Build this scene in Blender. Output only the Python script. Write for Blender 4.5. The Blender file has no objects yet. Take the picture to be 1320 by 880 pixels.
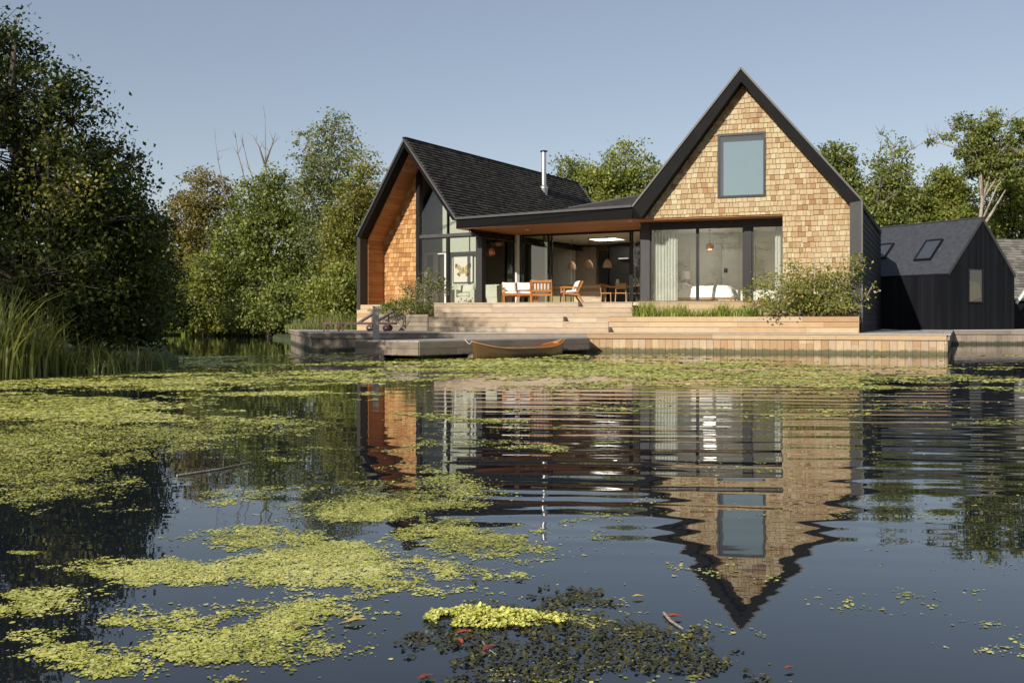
import bpy, math, random
import numpy as np
from mathutils import Vector
random.seed(7); RNG = np.random.default_rng(7)
scene = bpy.context.scene
COL = scene.collection
F, H, YH = 1283.3, 0.91, 414.0            # focal length (photo px), eye height above the water, horizon row
def K(px): return (px - 660.0) / F
def pt(px, py, Y): return Vector((K(px) * Y, Y, H + (YH - py) / F * Y))
def zat(py, Y): return H + (YH - py) / F * Y
V = Vector
# ------------------------------------------------------------------ objects
ORG = {}
def props(o, label=None, cat=None, group=None, kind=None):
    if label: o['label'] = label
    if cat: o['category'] = cat
    if group: o['group'] = group
    if kind: o['kind'] = kind
    return o
def thing(name, label, cat, loc=(0, 0, 0), rz=0.0, group=None, local=False):
    o = bpy.data.objects.new(name, None); COL.objects.link(o)
    o.location = loc; o.rotation_euler = (0, 0, rz); o.empty_display_size = .2
    ORG[o.name] = V((0, 0, 0)) if local else V(loc)
    return props(o, label, cat, group)
def link(name, me, mat, parent=None, **kw):
    o = bpy.data.objects.new(name, me); COL.objects.link(o)
    if mat: me.materials.append(mat)
    if parent is not None:
        o.parent = parent; ORG[o.name] = ORG.get(parent.name, V((0, 0, 0)))
    return props(o, **kw)
def copy_tree(o, parent=None):
    c = o.copy(); COL.objects.link(c)
    if parent is not None: c.parent = parent
    for ch in [x for x in bpy.data.objects if x.parent == o]: copy_tree(ch, c)
    return c
class MB:
    def __init__(s): s.v = []; s.f = []; s.t = []; s.uv = []
    def face_pts(s, pts, tint=.5, uvs=None):
        n = len(s.v); s.v += [tuple(p) for p in pts]; s.f.append(list(range(n, n + len(pts)))); s.t.append(tint)
        if uvs is None:
            p0 = V(pts[0]); u = (V(pts[1]) - p0); L = u.length or 1; u = u / L
            nn = u.cross(V(pts[-1]) - p0); w = nn.cross(u); w = w / (w.length or 1)
            uvs = [((V(p) - p0).dot(u), (V(p) - p0).dot(w)) for p in pts]
        s.uv.append(uvs)
    def obox(s, O, A, B, C, la, lb, lc, tint=None):
        """box from corner O along unit axes A,B,C"""
        if tint is None: tint = random.random()
        O = V(O); A, B, C = V(A), V(B), V(C); D = (la, lb, lc); X = (A, B, C)
        r = random.random() * 7
        for i in range(3):
            j, k = (i + 1) % 3, (i + 2) % 3
            for sd in (0, 1):
                base = O + X[i] * D[i] * sd
                q = [(0, 0), (1, 0), (1, 1), (0, 1)]
                if sd == 0: q = q[::-1]
                pts = [base + X[j] * D[j] * a + X[k] * D[k] * b for a, b in q]
                uvs = [((a * D[j] + r, b * D[k] + r) if D[j] >= D[k] else (b * D[k] + r, a * D[j] + r)) for a, b in q]
                s.face_pts(pts, tint, uvs)
    def box(s, x0, x1, y0, y1, z0, z1, tint=None, e=(1, 0), O=(0, 0)):
        A = V((e[0], e[1], 0)); B = V((-e[1], e[0], 0))
        s.obox(V((O[0], O[1], 0)) + A * x0 + B * y0 + V((0, 0, z0)), A, B, V((0, 0, 1)), x1 - x0, y1 - y0, z1 - z0, tint)
    def bar(s, p, q, w, h, tint=None, up=(0, 0, 1)):
        """square bar between two points"""
        p, q = V(p), V(q); A = (q - p); L = A.length; A = A / L; U = V(up)
        if abs(A.dot(U)) > .98: U = V((1, 0, 0))
        B = U.cross(A).normalized(); C = A.cross(B)
        s.obox(p - B * w / 2 - C * h / 2, A, B, C, L, w, h, tint)
    def prism(s, poly, ext, tint=.5):
        """closed prism: 3D polygon pushed along ext"""
        ext = V(ext); P = [V(p) for p in poly]; Q = [p + ext for p in P]
        s.face_pts(P, tint); s.face_pts(Q[::-1], tint)
        for i in range(len(P)):
            j = (i + 1) % len(P); s.face_pts([P[j], P[i], Q[i], Q[j]], tint)
    def tube(s, pts, rad, n=8, tint=.5, caps=True):
        pts = [V(p) for p in pts]
        if not hasattr(rad, '__len__'): rad = [rad] * len(pts)
        base = len(s.v); prev = None
        for i, p in enumerate(pts):
            d = (pts[min(i + 1, len(pts) - 1)] - pts[max(i - 1, 0)])
            d = d.normalized() if d.length > 1e-9 else V((0, 0, 1))
            if prev is None: u = d.orthogonal().normalized()
            else:
                u = prev - d * prev.dot(d); u = u.normalized() if u.length > 1e-6 else d.orthogonal().normalized()
            prev = u; w = d.cross(u)
            for k in range(n):
                a = 2 * math.pi * k / n; s.v.append(tuple(p + (u * math.cos(a) + w * math.sin(a)) * rad[i]))
        for i in range(len(pts) - 1):
            for k in range(n):
                k2 = (k + 1) % n; a, b = base + i * n, base + (i + 1) * n
                s.f.append([a + k, a + k2, b + k2, b + k]); s.t.append(tint)
                s.uv.append([(i, k / n), (i, (k + 1) / n), (i + 1, (k + 1) / n), (i + 1, k / n)])
        if caps:
            for q in (list(range(base, base + n))[::-1], list(range(base + (len(pts) - 1) * n, base + len(pts) * n))):
                s.f.append(q); s.t.append(tint); s.uv.append([(0, 0)] * n)
    def lathe(s, prof, c=(0, 0, 0), n=20, tint=.5):
        s.tube([(c[0], c[1], c[2] + z) for r, z in prof], [max(r, 1e-4) for r, z in prof], n, tint)
    def build(s, name, mat, parent=None, smooth=False, bevel=0, **kw):
        off = ORG.get(parent.name, V((0, 0, 0))) if parent is not None else V((0, 0, 0))
        me = bpy.data.meshes.new(name)
        me.from_pydata([(x - off[0], y - off[1], z - off[2]) for x, y, z in s.v], [], s.f)
        at = me.attributes.new('tint', 'FLOAT', 'FACE'); at.data.foreach_set('value', s.t)
        uv = me.uv_layers.new(name='UVMap'); uv.data.foreach_set('uv', [c for q in s.uv for p in q for c in p])
        if smooth: me.polygons.foreach_set('use_smooth', [True] * len(me.polygons))
        me.update()
        o = link(name, me, mat, parent, **kw)
        if bevel:
            m = o.modifiers.new('b', 'BEVEL'); m.width = bevel; m.segments = 2; m.limit_method = 'ANGLE'
        return o
def uniform_mesh(name, verts, k, tint, mat, parent=None, smooth=False, **kw):
    """verts: (N*k,3) array, one k-gon per k verts; tint per polygon"""
    n = len(verts) // k; off = ORG.get(parent.name, V((0, 0, 0))) if parent is not None else V((0, 0, 0))
    me = bpy.data.meshes.new(name)
    me.vertices.add(n * k); me.vertices.foreach_set('co', (np.asarray(verts, dtype=np.float32) - np.array(off, dtype=np.float32)).ravel())
    me.loops.add(n * k); me.loops.foreach_set('vertex_index', np.arange(n * k, dtype=np.int32))
    me.polygons.add(n); me.polygons.foreach_set('loop_start', np.arange(0, n * k, k, dtype=np.int32))
    me.polygons.foreach_set('loop_total', np.full(n, k, dtype=np.int32))
    at = me.attributes.new('tint', 'FLOAT', 'FACE'); at.data.foreach_set('value', np.asarray(tint, dtype=np.float32))
    me.update(calc_edges=True); me.validate()
    return link(name, me, mat, parent, **kw)
def clip(poly, region):
    """Sutherland-Hodgman, region convex counter-clockwise"""
    out = poly
    for i in range(len(region)):
        ax, ay = region[i]; bx, by = region[(i + 1) % len(region)]
        res = []
        for j in range(len(out)):
            p, q = out[j], out[(j + 1) % len(out)]
            dp = (bx - ax) * (p[1] - ay) - (by - ay) * (p[0] - ax); dq = (bx - ax) * (q[1] - ay) - (by - ay) * (q[0] - ax)
            if dp >= 0: res.append(p)
            if (dp >= 0) != (dq >= 0):
                t = dp / (dp - dq); res.append((p[0] + t * (q[0] - p[0]), p[1] + t * (q[1] - p[1])))
        out = res
        if len(out) < 3: return []
    return out
def area(p): return .5 * sum(p[i][0] * p[(i + 1) % len(p)][1] - p[(i + 1) % len(p)][0] * p[i][1] for i in range(len(p)))
def clad(mb, O, U, Vv, N, regions, rh, wmin, wmax, t0=.02, t1=.02, gap=.004, vgap=None, jit=0., grain='u', seed=1):
    """rows of boards or shingles over convex regions of the plane O+uU+vV, standing proud along N"""
    R = random.Random(seed); O, U, Vv, N = V(O), V(U), V(Vv), V(N); vgap = gap if vgap is None else vgap
    regions = [r if area(r) > 0 else r[::-1] for r in regions]
    us = [p[0] for r in regions for p in r]; vs = [p[1] for r in regions for p in r]
    u0, u1, v0, v1 = min(us), max(us), min(vs), max(vs)
    r = 0; v = v0
    while v < v1 - 1e-6:
        u = u0 - R.random() * wmax
        while u < u1:
            w = R.uniform(wmin, wmax); tint = R.random(); dv = R.uniform(-jit, jit); dt = R.uniform(0, jit) * .25
            cell = [(u + gap / 2, v + dv), (u + w - gap / 2, v + dv), (u + w - gap / 2, v + rh - vgap), (u + gap / 2, v + rh - vgap)]
            su = R.random() * 9
            for reg in regions:
                c = clip(cell, reg)
                if len(c) < 3 or area(c) < 2e-4: continue
                off = lambda q: dt + t0 + (t1 - t0) * (1 - (q[1] - v) / rh)
                fr = [O + U * q[0] + Vv * q[1] + N * off(q) for q in c]; bk = [O + U * q[0] + Vv * q[1] for q in c]
                uvs = [((q[0] + su, q[1] + su) if grain == 'u' else (q[1] + su, q[0] + su)) for q in c]
                mb.face_pts(fr, tint, uvs)
                for i in range(len(c)):
                    j = (i + 1) % len(c); mb.face_pts([fr[j], fr[i], bk[i], bk[j]], tint, [uvs[j], uvs[i], uvs[i], uvs[j]])
            u += w
        v += rh; r += 1
def solve_line(O, e, px):
    """parameter t at which the plan line O+t*e is seen at column px"""
    k = K(px); return (k * O[1] - O[0]) / (e[0] - k * e[1])
def hit(px, py, P, N):
    """where the sight line meets a plane"""
    d = V((K(px), 1, (YH - py) / F)); o = V((0, 0, H)); s = (V(P) - o).dot(V(N)) / d.dot(V(N)); return o + d * s
# ------------------------------------------------------------------ materials
def new_mat(name):
    m = bpy.data.materials.new(name); m.use_nodes = True; nt = m.node_tree; nt.nodes.clear()
    return m, nt, nt.nodes.new('ShaderNodeOutputMaterial')
def N_(nt, t, **kw):
    n = nt.nodes.new(t)
    for k, v in kw.items():
        if k in n.inputs: n.inputs[k].default_value = v
        else: setattr(n, k, v)
    return n
def ramp(nt, cols, pos=None):
    n = nt.nodes.new('ShaderNodeValToRGB'); cr = n.color_ramp
    while len(cr.elements) < len(cols): cr.elements.new(.5)
    for i, c in enumerate(cols):
        cr.elements[i].position = (i / (len(cols) - 1)) if pos is None else pos[i]; cr.elements[i].color = (*c, 1)
    return n
def L(nt, a, b): nt.links.new(a, b)
def mixc(nt, fac, a, b, mode='MIX'):
    n = nt.nodes.new('ShaderNodeMix'); n.data_type = 'RGBA'; n.blend_type = mode
    for s, x in ((0, fac), (6, a), (7, b)):
        if hasattr(x, 'is_linked') or hasattr(x, 'links'): L(nt, x, n.inputs[s])
        elif s == 0: n.inputs[s].default_value = x
        else: n.inputs[s].default_value = (*x, 1)
    return n.outputs[2]
def plain(name, col, rough=.6, metal=0., var=.12, scale=3., bump=.0, spec=.5, emit=None, estr=0):
    m, nt, out = new_mat(name); b = N_(nt, 'ShaderNodeBsdfPrincipled', Roughness=rough, Metallic=metal)
    b.inputs['Specular IOR Level'].default_value = spec
    tc = N_(nt, 'ShaderNodeTexCoord'); no = N_(nt, 'ShaderNodeTexNoise', Scale=scale, Detail=6.)
    L(nt, tc.outputs['Object'], no.inputs['Vector'])
    r = ramp(nt, [tuple(c * (1 - var) for c in col), tuple(min(1, c * (1 + var)) for c in col)], [.3, .7]); L(nt, no.outputs[0], r.inputs[0])
    L(nt, r.outputs[0], b.inputs['Base Color'])
    rr = N_(nt, 'ShaderNodeMapRange'); rr.inputs[3].default_value = rough * .85; rr.inputs[4].default_value = min(1, rough * 1.2); L(nt, no.outputs[0], rr.inputs[0]); L(nt, rr.outputs[0], b.inputs['Roughness'])
    if bump:
        n2 = N_(nt, 'ShaderNodeTexNoise', Scale=scale * 12, Detail=4.); L(nt, tc.outputs['Object'], n2.inputs['Vector'])
        bp = N_(nt, 'ShaderNodeBump', Strength=.6, Distance=bump); L(nt, n2.outputs[0], bp.inputs['Height']); L(nt, bp.outputs[0], b.inputs['Normal'])
    if emit: b.inputs['Emission Color'].default_value = (*emit, 1); b.inputs['Emission Strength'].default_value = estr
    L(nt, b.outputs[0], out.inputs[0]); return m
def wood(name, cols, pos=None, rough=.75, grain=.25, gs=1., stain=None, stain_amt=.0, bump=.004, spec=.3, waterline=None):
    """per-board tint + stretched grain along the board + patches of weathering"""
    m, nt, out = new_mat(name); b = N_(nt, 'ShaderNodeBsdfPrincipled', Roughness=rough); b.inputs['Specular IOR Level'].default_value = spec
    at = N_(nt, 'ShaderNodeAttribute', attribute_name='tint'); r = ramp(nt, cols, pos); L(nt, at.outputs['Fac'], r.inputs[0])
    uv = N_(nt, 'ShaderNodeUVMap'); mp = N_(nt, 'ShaderNodeMapping'); mp.inputs['Scale'].default_value = (1.5 * gs, 26 * gs, 1); L(nt, uv.outputs[0], mp.inputs[0])
    g = N_(nt, 'ShaderNodeTexNoise', Scale=2.2, Detail=8., Roughness=.65); L(nt, mp.outputs[0], g.inputs['Vector'])
    gm = N_(nt, 'ShaderNodeMapRange'); gm.inputs[1].default_value = .25; gm.inputs[2].default_value = .75; gm.inputs[3].default_value = 1 - grain; gm.inputs[4].default_value = 1 + grain * .6; L(nt, g.outputs[0], gm.inputs[0])
    c = mixc(nt, 1., r.outputs[0], gm.outputs[0], 'MULTIPLY')
    tc = N_(nt, 'ShaderNodeTexCoord')
    if stain:
        m2 = N_(nt, 'ShaderNodeMapping'); m2.inputs['Scale'].default_value = (1.6, 1.6, .5); L(nt, tc.outputs['Object'], m2.inputs[0]); n2 = N_(nt, 'ShaderNodeTexNoise', Scale=1.1, Detail=8., Roughness=.68); L(nt, m2.outputs[0], n2.inputs['Vector'])
        s = N_(nt, 'ShaderNodeMapRange'); s.inputs[1].default_value = .42; s.inputs[2].default_value = .68; s.inputs[4].default_value = stain_amt; L(nt, n2.outputs[0], s.inputs[0])
        c = mixc(nt, s.outputs[0], c, stain)
    if waterline:
        geo = N_(nt, 'ShaderNodeNewGeometry'); sx = N_(nt, 'ShaderNodeSeparateXYZ'); L(nt, geo.outputs['Position'], sx.inputs[0])
        n3 = N_(nt, 'ShaderNodeTexNoise', Scale=7., Detail=6.); L(nt, geo.outputs['Position'], n3.inputs['Vector'])
        ad = N_(nt, 'ShaderNodeMath', operation='MULTIPLY_ADD'); ad.inputs[1].default_value = -.16; L(nt, n3.outputs[0], ad.inputs[0]); L(nt, sx.outputs[2], ad.inputs[2])
        w = N_(nt, 'ShaderNodeMapRange'); w.inputs[1].default_value = .0; w.inputs[2].default_value = .06; w.inputs[3].default_value = .92; w.inputs[4].default_value = 0; L(nt, ad.outputs[0], w.inputs[0])
        c = mixc(nt, w.outputs[0], c, waterline)
    L(nt, c, b.inputs['Base Color'])
    if bump:
        bp = N_(nt, 'ShaderNodeBump', Strength=.5, Distance=bump); L(nt, g.outputs[0], bp.inputs['Height']); L(nt, bp.outputs[0], b.inputs['Normal'])
    L(nt, b.outputs[0], out.inputs[0]); return m
def leafmat(name, cols, trans=.3, rough=.45, spec=.35, tmul=(1.5, 1.6, .7)):
    m, nt, out = new_mat(name); at = N_(nt, 'ShaderNodeAttribute', attribute_name='tint'); r = ramp(nt, cols); L(nt, at.outputs['Fac'], r.inputs[0])
    b = N_(nt, 'ShaderNodeBsdfPrincipled', Roughness=rough); b.inputs['Specular IOR Level'].default_value = spec; L(nt, r.outputs[0], b.inputs['Base Color'])
    t = N_(nt, 'ShaderNodeBsdfTranslucent'); tcol = mixc(nt, 1., r.outputs[0], tmul, 'MULTIPLY'); L(nt, tcol, t.inputs[0])
    mx = N_(nt, 'ShaderNodeMixShader'); mx.inputs[0].default_value = trans; L(nt, b.outputs[0], mx.inputs[1]); L(nt, t.outputs[0], mx.inputs[2]); L(nt, mx.outputs[0], out.inputs[0]); return m
def glassmat(name, tint=(.86, .9, .88), k=2.2, rough=0.):
    m, nt, out = new_mat(name); tr = N_(nt, 'ShaderNodeBsdfTransparent'); tr.inputs[0].default_value = (*tint, 1)
    gl = N_(nt, 'ShaderNodeBsdfGlossy', Roughness=rough); gl.inputs[0].default_value = (1, 1, 1, 1)
    fr = N_(nt, 'ShaderNodeFresnel', IOR=1.5); mu = N_(nt, 'ShaderNodeMath', operation='MULTIPLY', use_clamp=True); mu.inputs[1].default_value = k; L(nt, fr.outputs[0], mu.inputs[0])
    tc = N_(nt, 'ShaderNodeTexCoord'); no = N_(nt, 'ShaderNodeTexNoise', Scale=.7, Detail=1.); L(nt, tc.outputs['Object'], no.inputs['Vector'])
    bp = N_(nt, 'ShaderNodeBump', Strength=.3, Distance=.004); L(nt, no.outputs[0], bp.inputs['Height']); L(nt, bp.outputs[0], gl.inputs['Normal'])
    mx = N_(nt, 'ShaderNodeMixShader'); L(nt, mu.outputs[0], mx.inputs[0]); L(nt, tr.outputs[0], mx.inputs[1]); L(nt, gl.outputs[0], mx.inputs[2]); L(nt, mx.outputs[0], out.inputs[0]); return m
M = {}
M['cedar'] = wood('cedar_shingle', [(.31, .18, .085), (.40, .275, .14), (.47, .36, .20), (.51, .41, .235), (.57, .49, .31)], [0, .10, .3, .7, 1], grain=.34, gs=1.6, stain=(.36, .17, .08), stain_amt=.38)
M['cedar_fresh'] = wood('cedar_shingle_orange', [(.34, .15, .045), (.48, .25, .09), (.60, .36, .15)], grain=.22, gs=1.2)
M['slate'] = wood('dark_roof_shingle', [(.026, .022, .019), (.05, .043, .037), (.085, .074, .062)], rough=.8, grain=.4, stain=(.13, .12, .095), stain_amt=.3, spec=.25)
M['lining'] = wood('cedar_lining', [(.38, .15, .055), (.46, .20, .075), (.55, .27, .11)], rough=.5, grain=.3)
M['fresh'] = wood('fresh_softwood', [(.42, .26, .13), (.52, .36, .20), (.60, .46, .28), (.46, .35, .24)], grain=.34, stain=(.36, .26, .17), stain_amt=.35, waterline=(.10, .10, .045))
M['step'] = wood('step_softwood', [(.36, .26, .17), (.52, .42, .30), (.58, .49, .35), (.44, .34, .25), (.50, .38, .24)], grain=.34, stain=(.40, .30, .21), stain_amt=.3)
M['grey'] = wood('weathered_timber', [(.23, .18, .13), (.31, .25, .19), (.37, .295, .22), (.27, .22, .17)], grain=.3, stain=(.13, .13, .09), stain_amt=.45, waterline=(.045, .05, .03))
M['silver'] = wood('silvered_decking', [(.46, .41, .36), (.54, .49, .43), (.40, .36, .32)], grain=.25, stain=(.26, .25, .22), stain_amt=.4)
M['furn'] = wood('teak_furniture', [(.42, .16, .035), (.5, .21, .05)], rough=.45, grain=.2)
M['dark_wood'] = wood('dark_lounger_timber', [(.12, .055, .045), (.16, .08, .065)], rough=.5, grain=.3)
M['lounger_top'] = wood('lounger_slats', [(.26, .21, .20), (.32, .26, .25)], rough=.6, grain=.3)
M['char'] = wood('black_boarding', [(.004, .0045, .006), (.007, .0075, .01), (.011, .012, .015)], rough=.65, grain=.3, spec=.2)
M['black'] = plain('black_powder_coat', (.0045, .0042, .004), .6, var=.2, scale=2, spec=.12)
M['frame'] = plain('dark_window_frame', (.01, .01, .011), .4, var=.1, spec=.3)
M['trim'] = plain('grey_metal_edge', (.075, .072, .07), .5, metal=.3, var=.15)
M['col'] = plain('dark_grey_column', (.026, .024, .022), .55, var=.12)
M['steel'] = plain('brushed_steel', (.55, .55, .54), .35, metal=.85, var=.1)
M['cream_glow'] = plain('cream_window_glow', (.72, .55, .26), .8)  # cream painted as a sunlit reflection in the shed window
M['glass_dark'] = glassmat('shed_glazing', (.85, .85, .8), 2.2)
M['roofglass'] = plain('rooflight_glass', (.05, .06, .07), .06, spec=1., var=.05)
M['glow'] = plain('rooflight_daylight_glow', (.8, .8, .78), .6, emit=(1, .96, .88), estr=7)  # glow stands in for daylight at the kitchen rooflight
M['felt'] = plain('grey_roof_felt', (.045, .05, .06), .75, var=.25, scale=6, bump=.003)
M['oldroof'] = wood('grey_old_shingle', [(.12, .11, .095), (.2, .185, .16), (.28, .26, .23)], grain=.3, stain=(.14, .14, .10), stain_amt=.5)
M['sky_reflection'] = plain('grey_blue_sky_reflection', (.21, .30, .33), .8, var=.03)  # pale grey-blue painted as sky reflected in the upper window
M['olive'] = plain('olive_reflection_panel', (.12, .135, .085), .8, var=.1)  # green of reflected trees put into the colour
M['sage'] = plain('sage_green_plaster', (.40, .43, .33), .8, var=.05)
M['render'] = plain('pale_green_plaster', (.66, .68, .60), .8, var=.04)
M['ivory'] = plain('ivory_plaster', (.60, .59, .52), .8, var=.04)
M['taupe'] = plain('taupe_panel', (.30, .24, .175), .7, var=.08)
M['ceil'] = plain('ceiling_paint', (.62, .60, .54), .8, var=.03)
M['white'] = plain('white_paint', (.78, .78, .74), .5, var=.04)
M['linen'] = plain('white_linen', (.82, .82, .80), .85, var=.05, scale=8, bump=.004)
M['curtain'] = leafmat('mint_curtain', [(.76, .79, .74), (.78, .81, .76)], .45, .85, .1, (1.1, 1.12, 1.05))
M['sofa'] = plain('cream_upholstery', (.55, .56, .45), .85, var=.08, scale=5, bump=.003)
M['oak'] = wood('oak_joinery', [(.42, .24, .11), (.5, .30, .14)], rough=.5, grain=.2)
M['oakfloor'] = wood('oak_floor', [(.55, .43, .29), (.60, .48, .34)], rough=.4, grain=.2)
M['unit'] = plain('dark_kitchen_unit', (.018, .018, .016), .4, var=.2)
M['copper'] = plain('copper_shade', (.62, .22, .10), .25, metal=.9, var=.15, scale=9)
M['wicker'] = plain('pale_wicker', (.62, .42, .26), .8, var=.2, scale=40)
M['glass'] = glassmat('clear_glazing', (.98, .99, .97), 1.9)
M['glass_g'] = glassmat('sliding_glass_green', (.66, .76, .58), 3.2)  # green tint paints tree reflections into the sliding glass
M['glass_up'] = glassmat('upper_glazing', (.85, .92, .95), 4.2)
M['soil'] = plain('dark_soil', (.04, .028, .018), .95, var=.3, scale=8, bump=.02)
M['bark'] = plain('grey_brown_bark', (.10, .08, .06), .9, var=.35, scale=8, bump=.02)
M['bark_pale'] = plain('pale_bark', (.34, .29, .22), .85, var=.35, scale=6, bump=.015)
M['bark_dead'] = plain('dead_wood', (.22, .18, .15), .9, var=.3, scale=6)
M['sleeve'] = plain('black_float', (.012, .012, .012), .5, var=.2)
M['canoe'] = wood('varnished_canoe_hull', [(.135, .078, .03), (.16, .092, .036)], rough=.3, grain=.15, spec=.5)
M['canoe_in'] = wood('canoe_interior', [(.46, .14, .04), (.54, .19, .06)], rough=.35, grain=.2, spec=.5)
M['canoe_rail'] = wood('canoe_gunwale', [(.55, .28, .11), (.6, .33, .14)], rough=.35, grain=.2)
def stripe(name, a, b, sc):
    m, nt, out = new_mat(name); bs = N_(nt, 'ShaderNodeBsdfPrincipled', Roughness=.85); tc = N_(nt, 'ShaderNodeTexCoord')
    w = N_(nt, 'ShaderNodeTexWave', Scale=sc); w.wave_profile = 'SAW'; L(nt, tc.outputs['Object'], w.inputs['Vector'])
    r = ramp(nt, [a, b, a], [0, .55, .62]); r.color_ramp.interpolation = 'CONSTANT'; L(nt, w.outputs['Fac'], r.inputs[0]); L(nt, r.outputs[0], bs.inputs['Base Color']); L(nt, bs.outputs[0], out.inputs[0]); return m
M['stripe'] = stripe('striped_canvas', (.76, .72, .66), (.30, .27, .27), 3.2)
# ------------------------------------------------------------------ plan frames
def unit(a): return (math.cos(a), -math.sin(a))
aR = math.radians(19); eR = V((math.cos(aR), -math.sin(aR), 0)); nR = V((math.sin(aR), math.cos(aR), 0))
aD = math.radians(23.4); dR = V((math.sin(aD), math.cos(aD), 0))
aL_ = math.radians(31); eL = V((math.cos(aL_), -math.sin(aL_), 0)); nL = V((math.sin(aL_), math.cos(aL_), 0))
UP = V((0, 0, 1))
def R_(a, b, z=0): return eR * a + nR * b + UP * z
def aR_at(px, b): return solve_line(nR * b, eR, px)
BG = 33.15                                    # gable plane of the right wing
FLOOR, DECK, SOF = 1.57, .56, 4.42
a_ap = aR_at(955, BG); ZAP = zat(88, R_(a_ap, BG).y)
a_l = aR_at(815, BG); a_r = aR_at(1111, BG); ZE = 4.70
B = R_(a_l, BG, ZE + .07)                       # where the eaves of both wings meet
tC = solve_line(B, eL, 588); C = B + eL * tC; C.z = ZE + .03
def L_(t, s, z=0): return V((C.x, C.y, 0)) + eL * t + nL * s + UP * z
tA = solve_line(C, eL, 521); tW = solve_line(C, eL, 460)
ZLA = zat(181, L_(tA, 0).y); ZLW = zat(305, L_(tW, 0).y)
sR = (solve_line(L_(tA, 0), nL, 745))          # length of the left wing
print('apexR', R_(a_ap, BG), ZAP, 'C', C, 'tA', tA, tW, 'ZLA', ZLA, ZLW, 'len', sR)
P1 = L_(0, 1.5); P3 = V((.1286 * 37.7, 37.7, 0)); P2 = V((.25, 40.1, 0))
eK = (P3 - P2).normalized(); nK = V((-eK.y, eK.x, 0))
def K_(t, s, z=0): return V((P2.x, P2.y, 0)) + eK * t + nK * s + UP * z
def tK(px, s): return solve_line(K_(0, s), eK, px)
house = thing('lakeside_house', 'two-gabled timber house with black-edged roofs, cedar shingle front and open glazed terrace', 'house', (C.x, C.y, DECK))

def frame_window(parent, O, E, Nn, u0, u1, z0, z1, fw=.07, dep=.09, glass='glass', name='window', mat='frame', pane='pane', mull=(), back=.03, label=None):
    """frame of four bars (+ mullions) with a pane; O plan origin, E along, Nn inwards"""
    mb = MB(); o = V(O)
    mb.obox(o + E * u0 + UP * z0, E, Nn, UP, u1 - u0, dep, fw); mb.obox(o + E * u0 + UP * (z1 - fw), E, Nn, UP, u1 - u0, dep, fw)
    mb.obox(o + E * u0 + UP * (z0 + fw), E, Nn, UP, fw, dep, z1 - z0 - 2 * fw); mb.obox(o + E * (u1 - fw) + UP * (z0 + fw), E, Nn, UP, fw, dep, z1 - z0 - 2 * fw)
    for m in mull: mb.obox(o + E * (m - fw / 2) + UP * (z0 + fw), E, Nn, UP, fw, dep, z1 - z0 - 2 * fw)
    f = mb.build(name, M[mat], parent, label=label)
    g = MB(); p = o + Nn * (dep * .5)
    g.face_pts([p + E * (u0 + back) + UP * (z0 + back), p + E * (u1 - back) + UP * (z0 + back), p + E * (u1 - back) + UP * (z1 - back), p + E * (u0 + back) + UP * (z1 - back)])
    g.build(pane, M[glass], f); return f

# ---- right wing: gable frame
BW = BG + .5
wh = .36
def rakeL(a): return ZE + (ZAP - ZE) * (a - a_l) / (a_ap - a_l)
def rakeR(a): return ZE + (ZAP - ZE) * (a_r - a) / (a_r - a_ap)
mL = (ZAP - ZE) / (a_ap - a_l); mR = (ZAP - ZE) / (a_r - a_ap)
def inter():   # inner apex
    # left inner: z = ZE+mL*(a-wh-a_l); right inner: z = ZE+mR*(a_r-wh-a)
    a = (mR * (a_r - wh) + mL * (a_l + wh)) / (mL + mR); return a, ZE + mL * (a - wh - a_l)
ai, zi = inter(); zr_in = ZE - .12
a_ri = a_r - wh
pl = lambda pts, b: [R_(a, b, z) for a, z in pts]
vt = MB()
a_li = a_l + wh * .9
vt.prism(pl([(a_l, ZE + .07), (aR_at(827, BG), SOF - .01), (ai, zi), (a_ap, ZAP)], BG), nR * .5)
vt.prism(pl([(a_ap, ZAP), (ai, zi), (a_ri, ZE - .06), (a_r, ZE + .0)], BG), nR * .5)
vt.build('gable_frame', M['black'], house, label='black front frame of the right gable')
vl = MB(); vl.prism(pl([(a_r, ZE - .002), (a_ri, ZE - .062), (a_ri, DECK), (a_r, DECK)], BG), nR * .5, .8); vl.build('corner_leg', M['col'], house)  # lighter grey than the frame, standing for sun on the leg
ed = MB(); w = .05
for (p, q) in (((a_l, ZE + .07), (a_ap, ZAP)), ((a_ap, ZAP), (a_r, ZE)), ((a_r, ZE), (a_r, DECK + .01))):
    ed.bar(R_(p[0], BG - .02, p[1] + .01), R_(q[0], BG - .02, q[1] + .01), .06, .05, up=nR)
ed.build('metal_edge', M['trim'], house)
# ---- shingle wall
wx0, wx1 = aR_at(925, BW), aR_at(987, BW); yw = R_((wx0 + wx1) / 2, BW).y
wz0, wz1 = zat(254.5, yw), zat(171.5, yw)
ao1 = aR_at(1009, BW); ao0 = aR_at(826, BW)
tri = [(a_li - .1, SOF), (a_ri + .05, SOF), (a_ri + .05, ZE - .04), (ai, zi + .05)]
regs = []
for (x0, x1, z0, z1) in ((a_l, a_r, SOF, wz0), (a_l, wx0, wz0, wz1), (wx1, a_r, wz0, wz1), (a_l, a_r, wz1, ZAP)):
    c = clip([(x0, z0), (x1, z0), (x1, z1), (x0, z1)], tri)
    if len(c) > 2: regs.append(c)
regs.append([(ao1, DECK), (a_ri + .05, DECK), (a_ri + .05, SOF), (ao1, SOF)])
mb = MB(); clad(mb, nR * (BW + .03), eR, UP, -nR, regs, .172, .09, .23, .012, .045, .012, .003, jit=.014, grain='v', seed=3)
mb.build('shingle_wall', M['cedar'], house, label='pale cedar shingle wall of the right gable')
bk = MB()
for r in regs: bk.prism([R_(a, BW + .035, z) for a, z in r], nR * .22)
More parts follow.
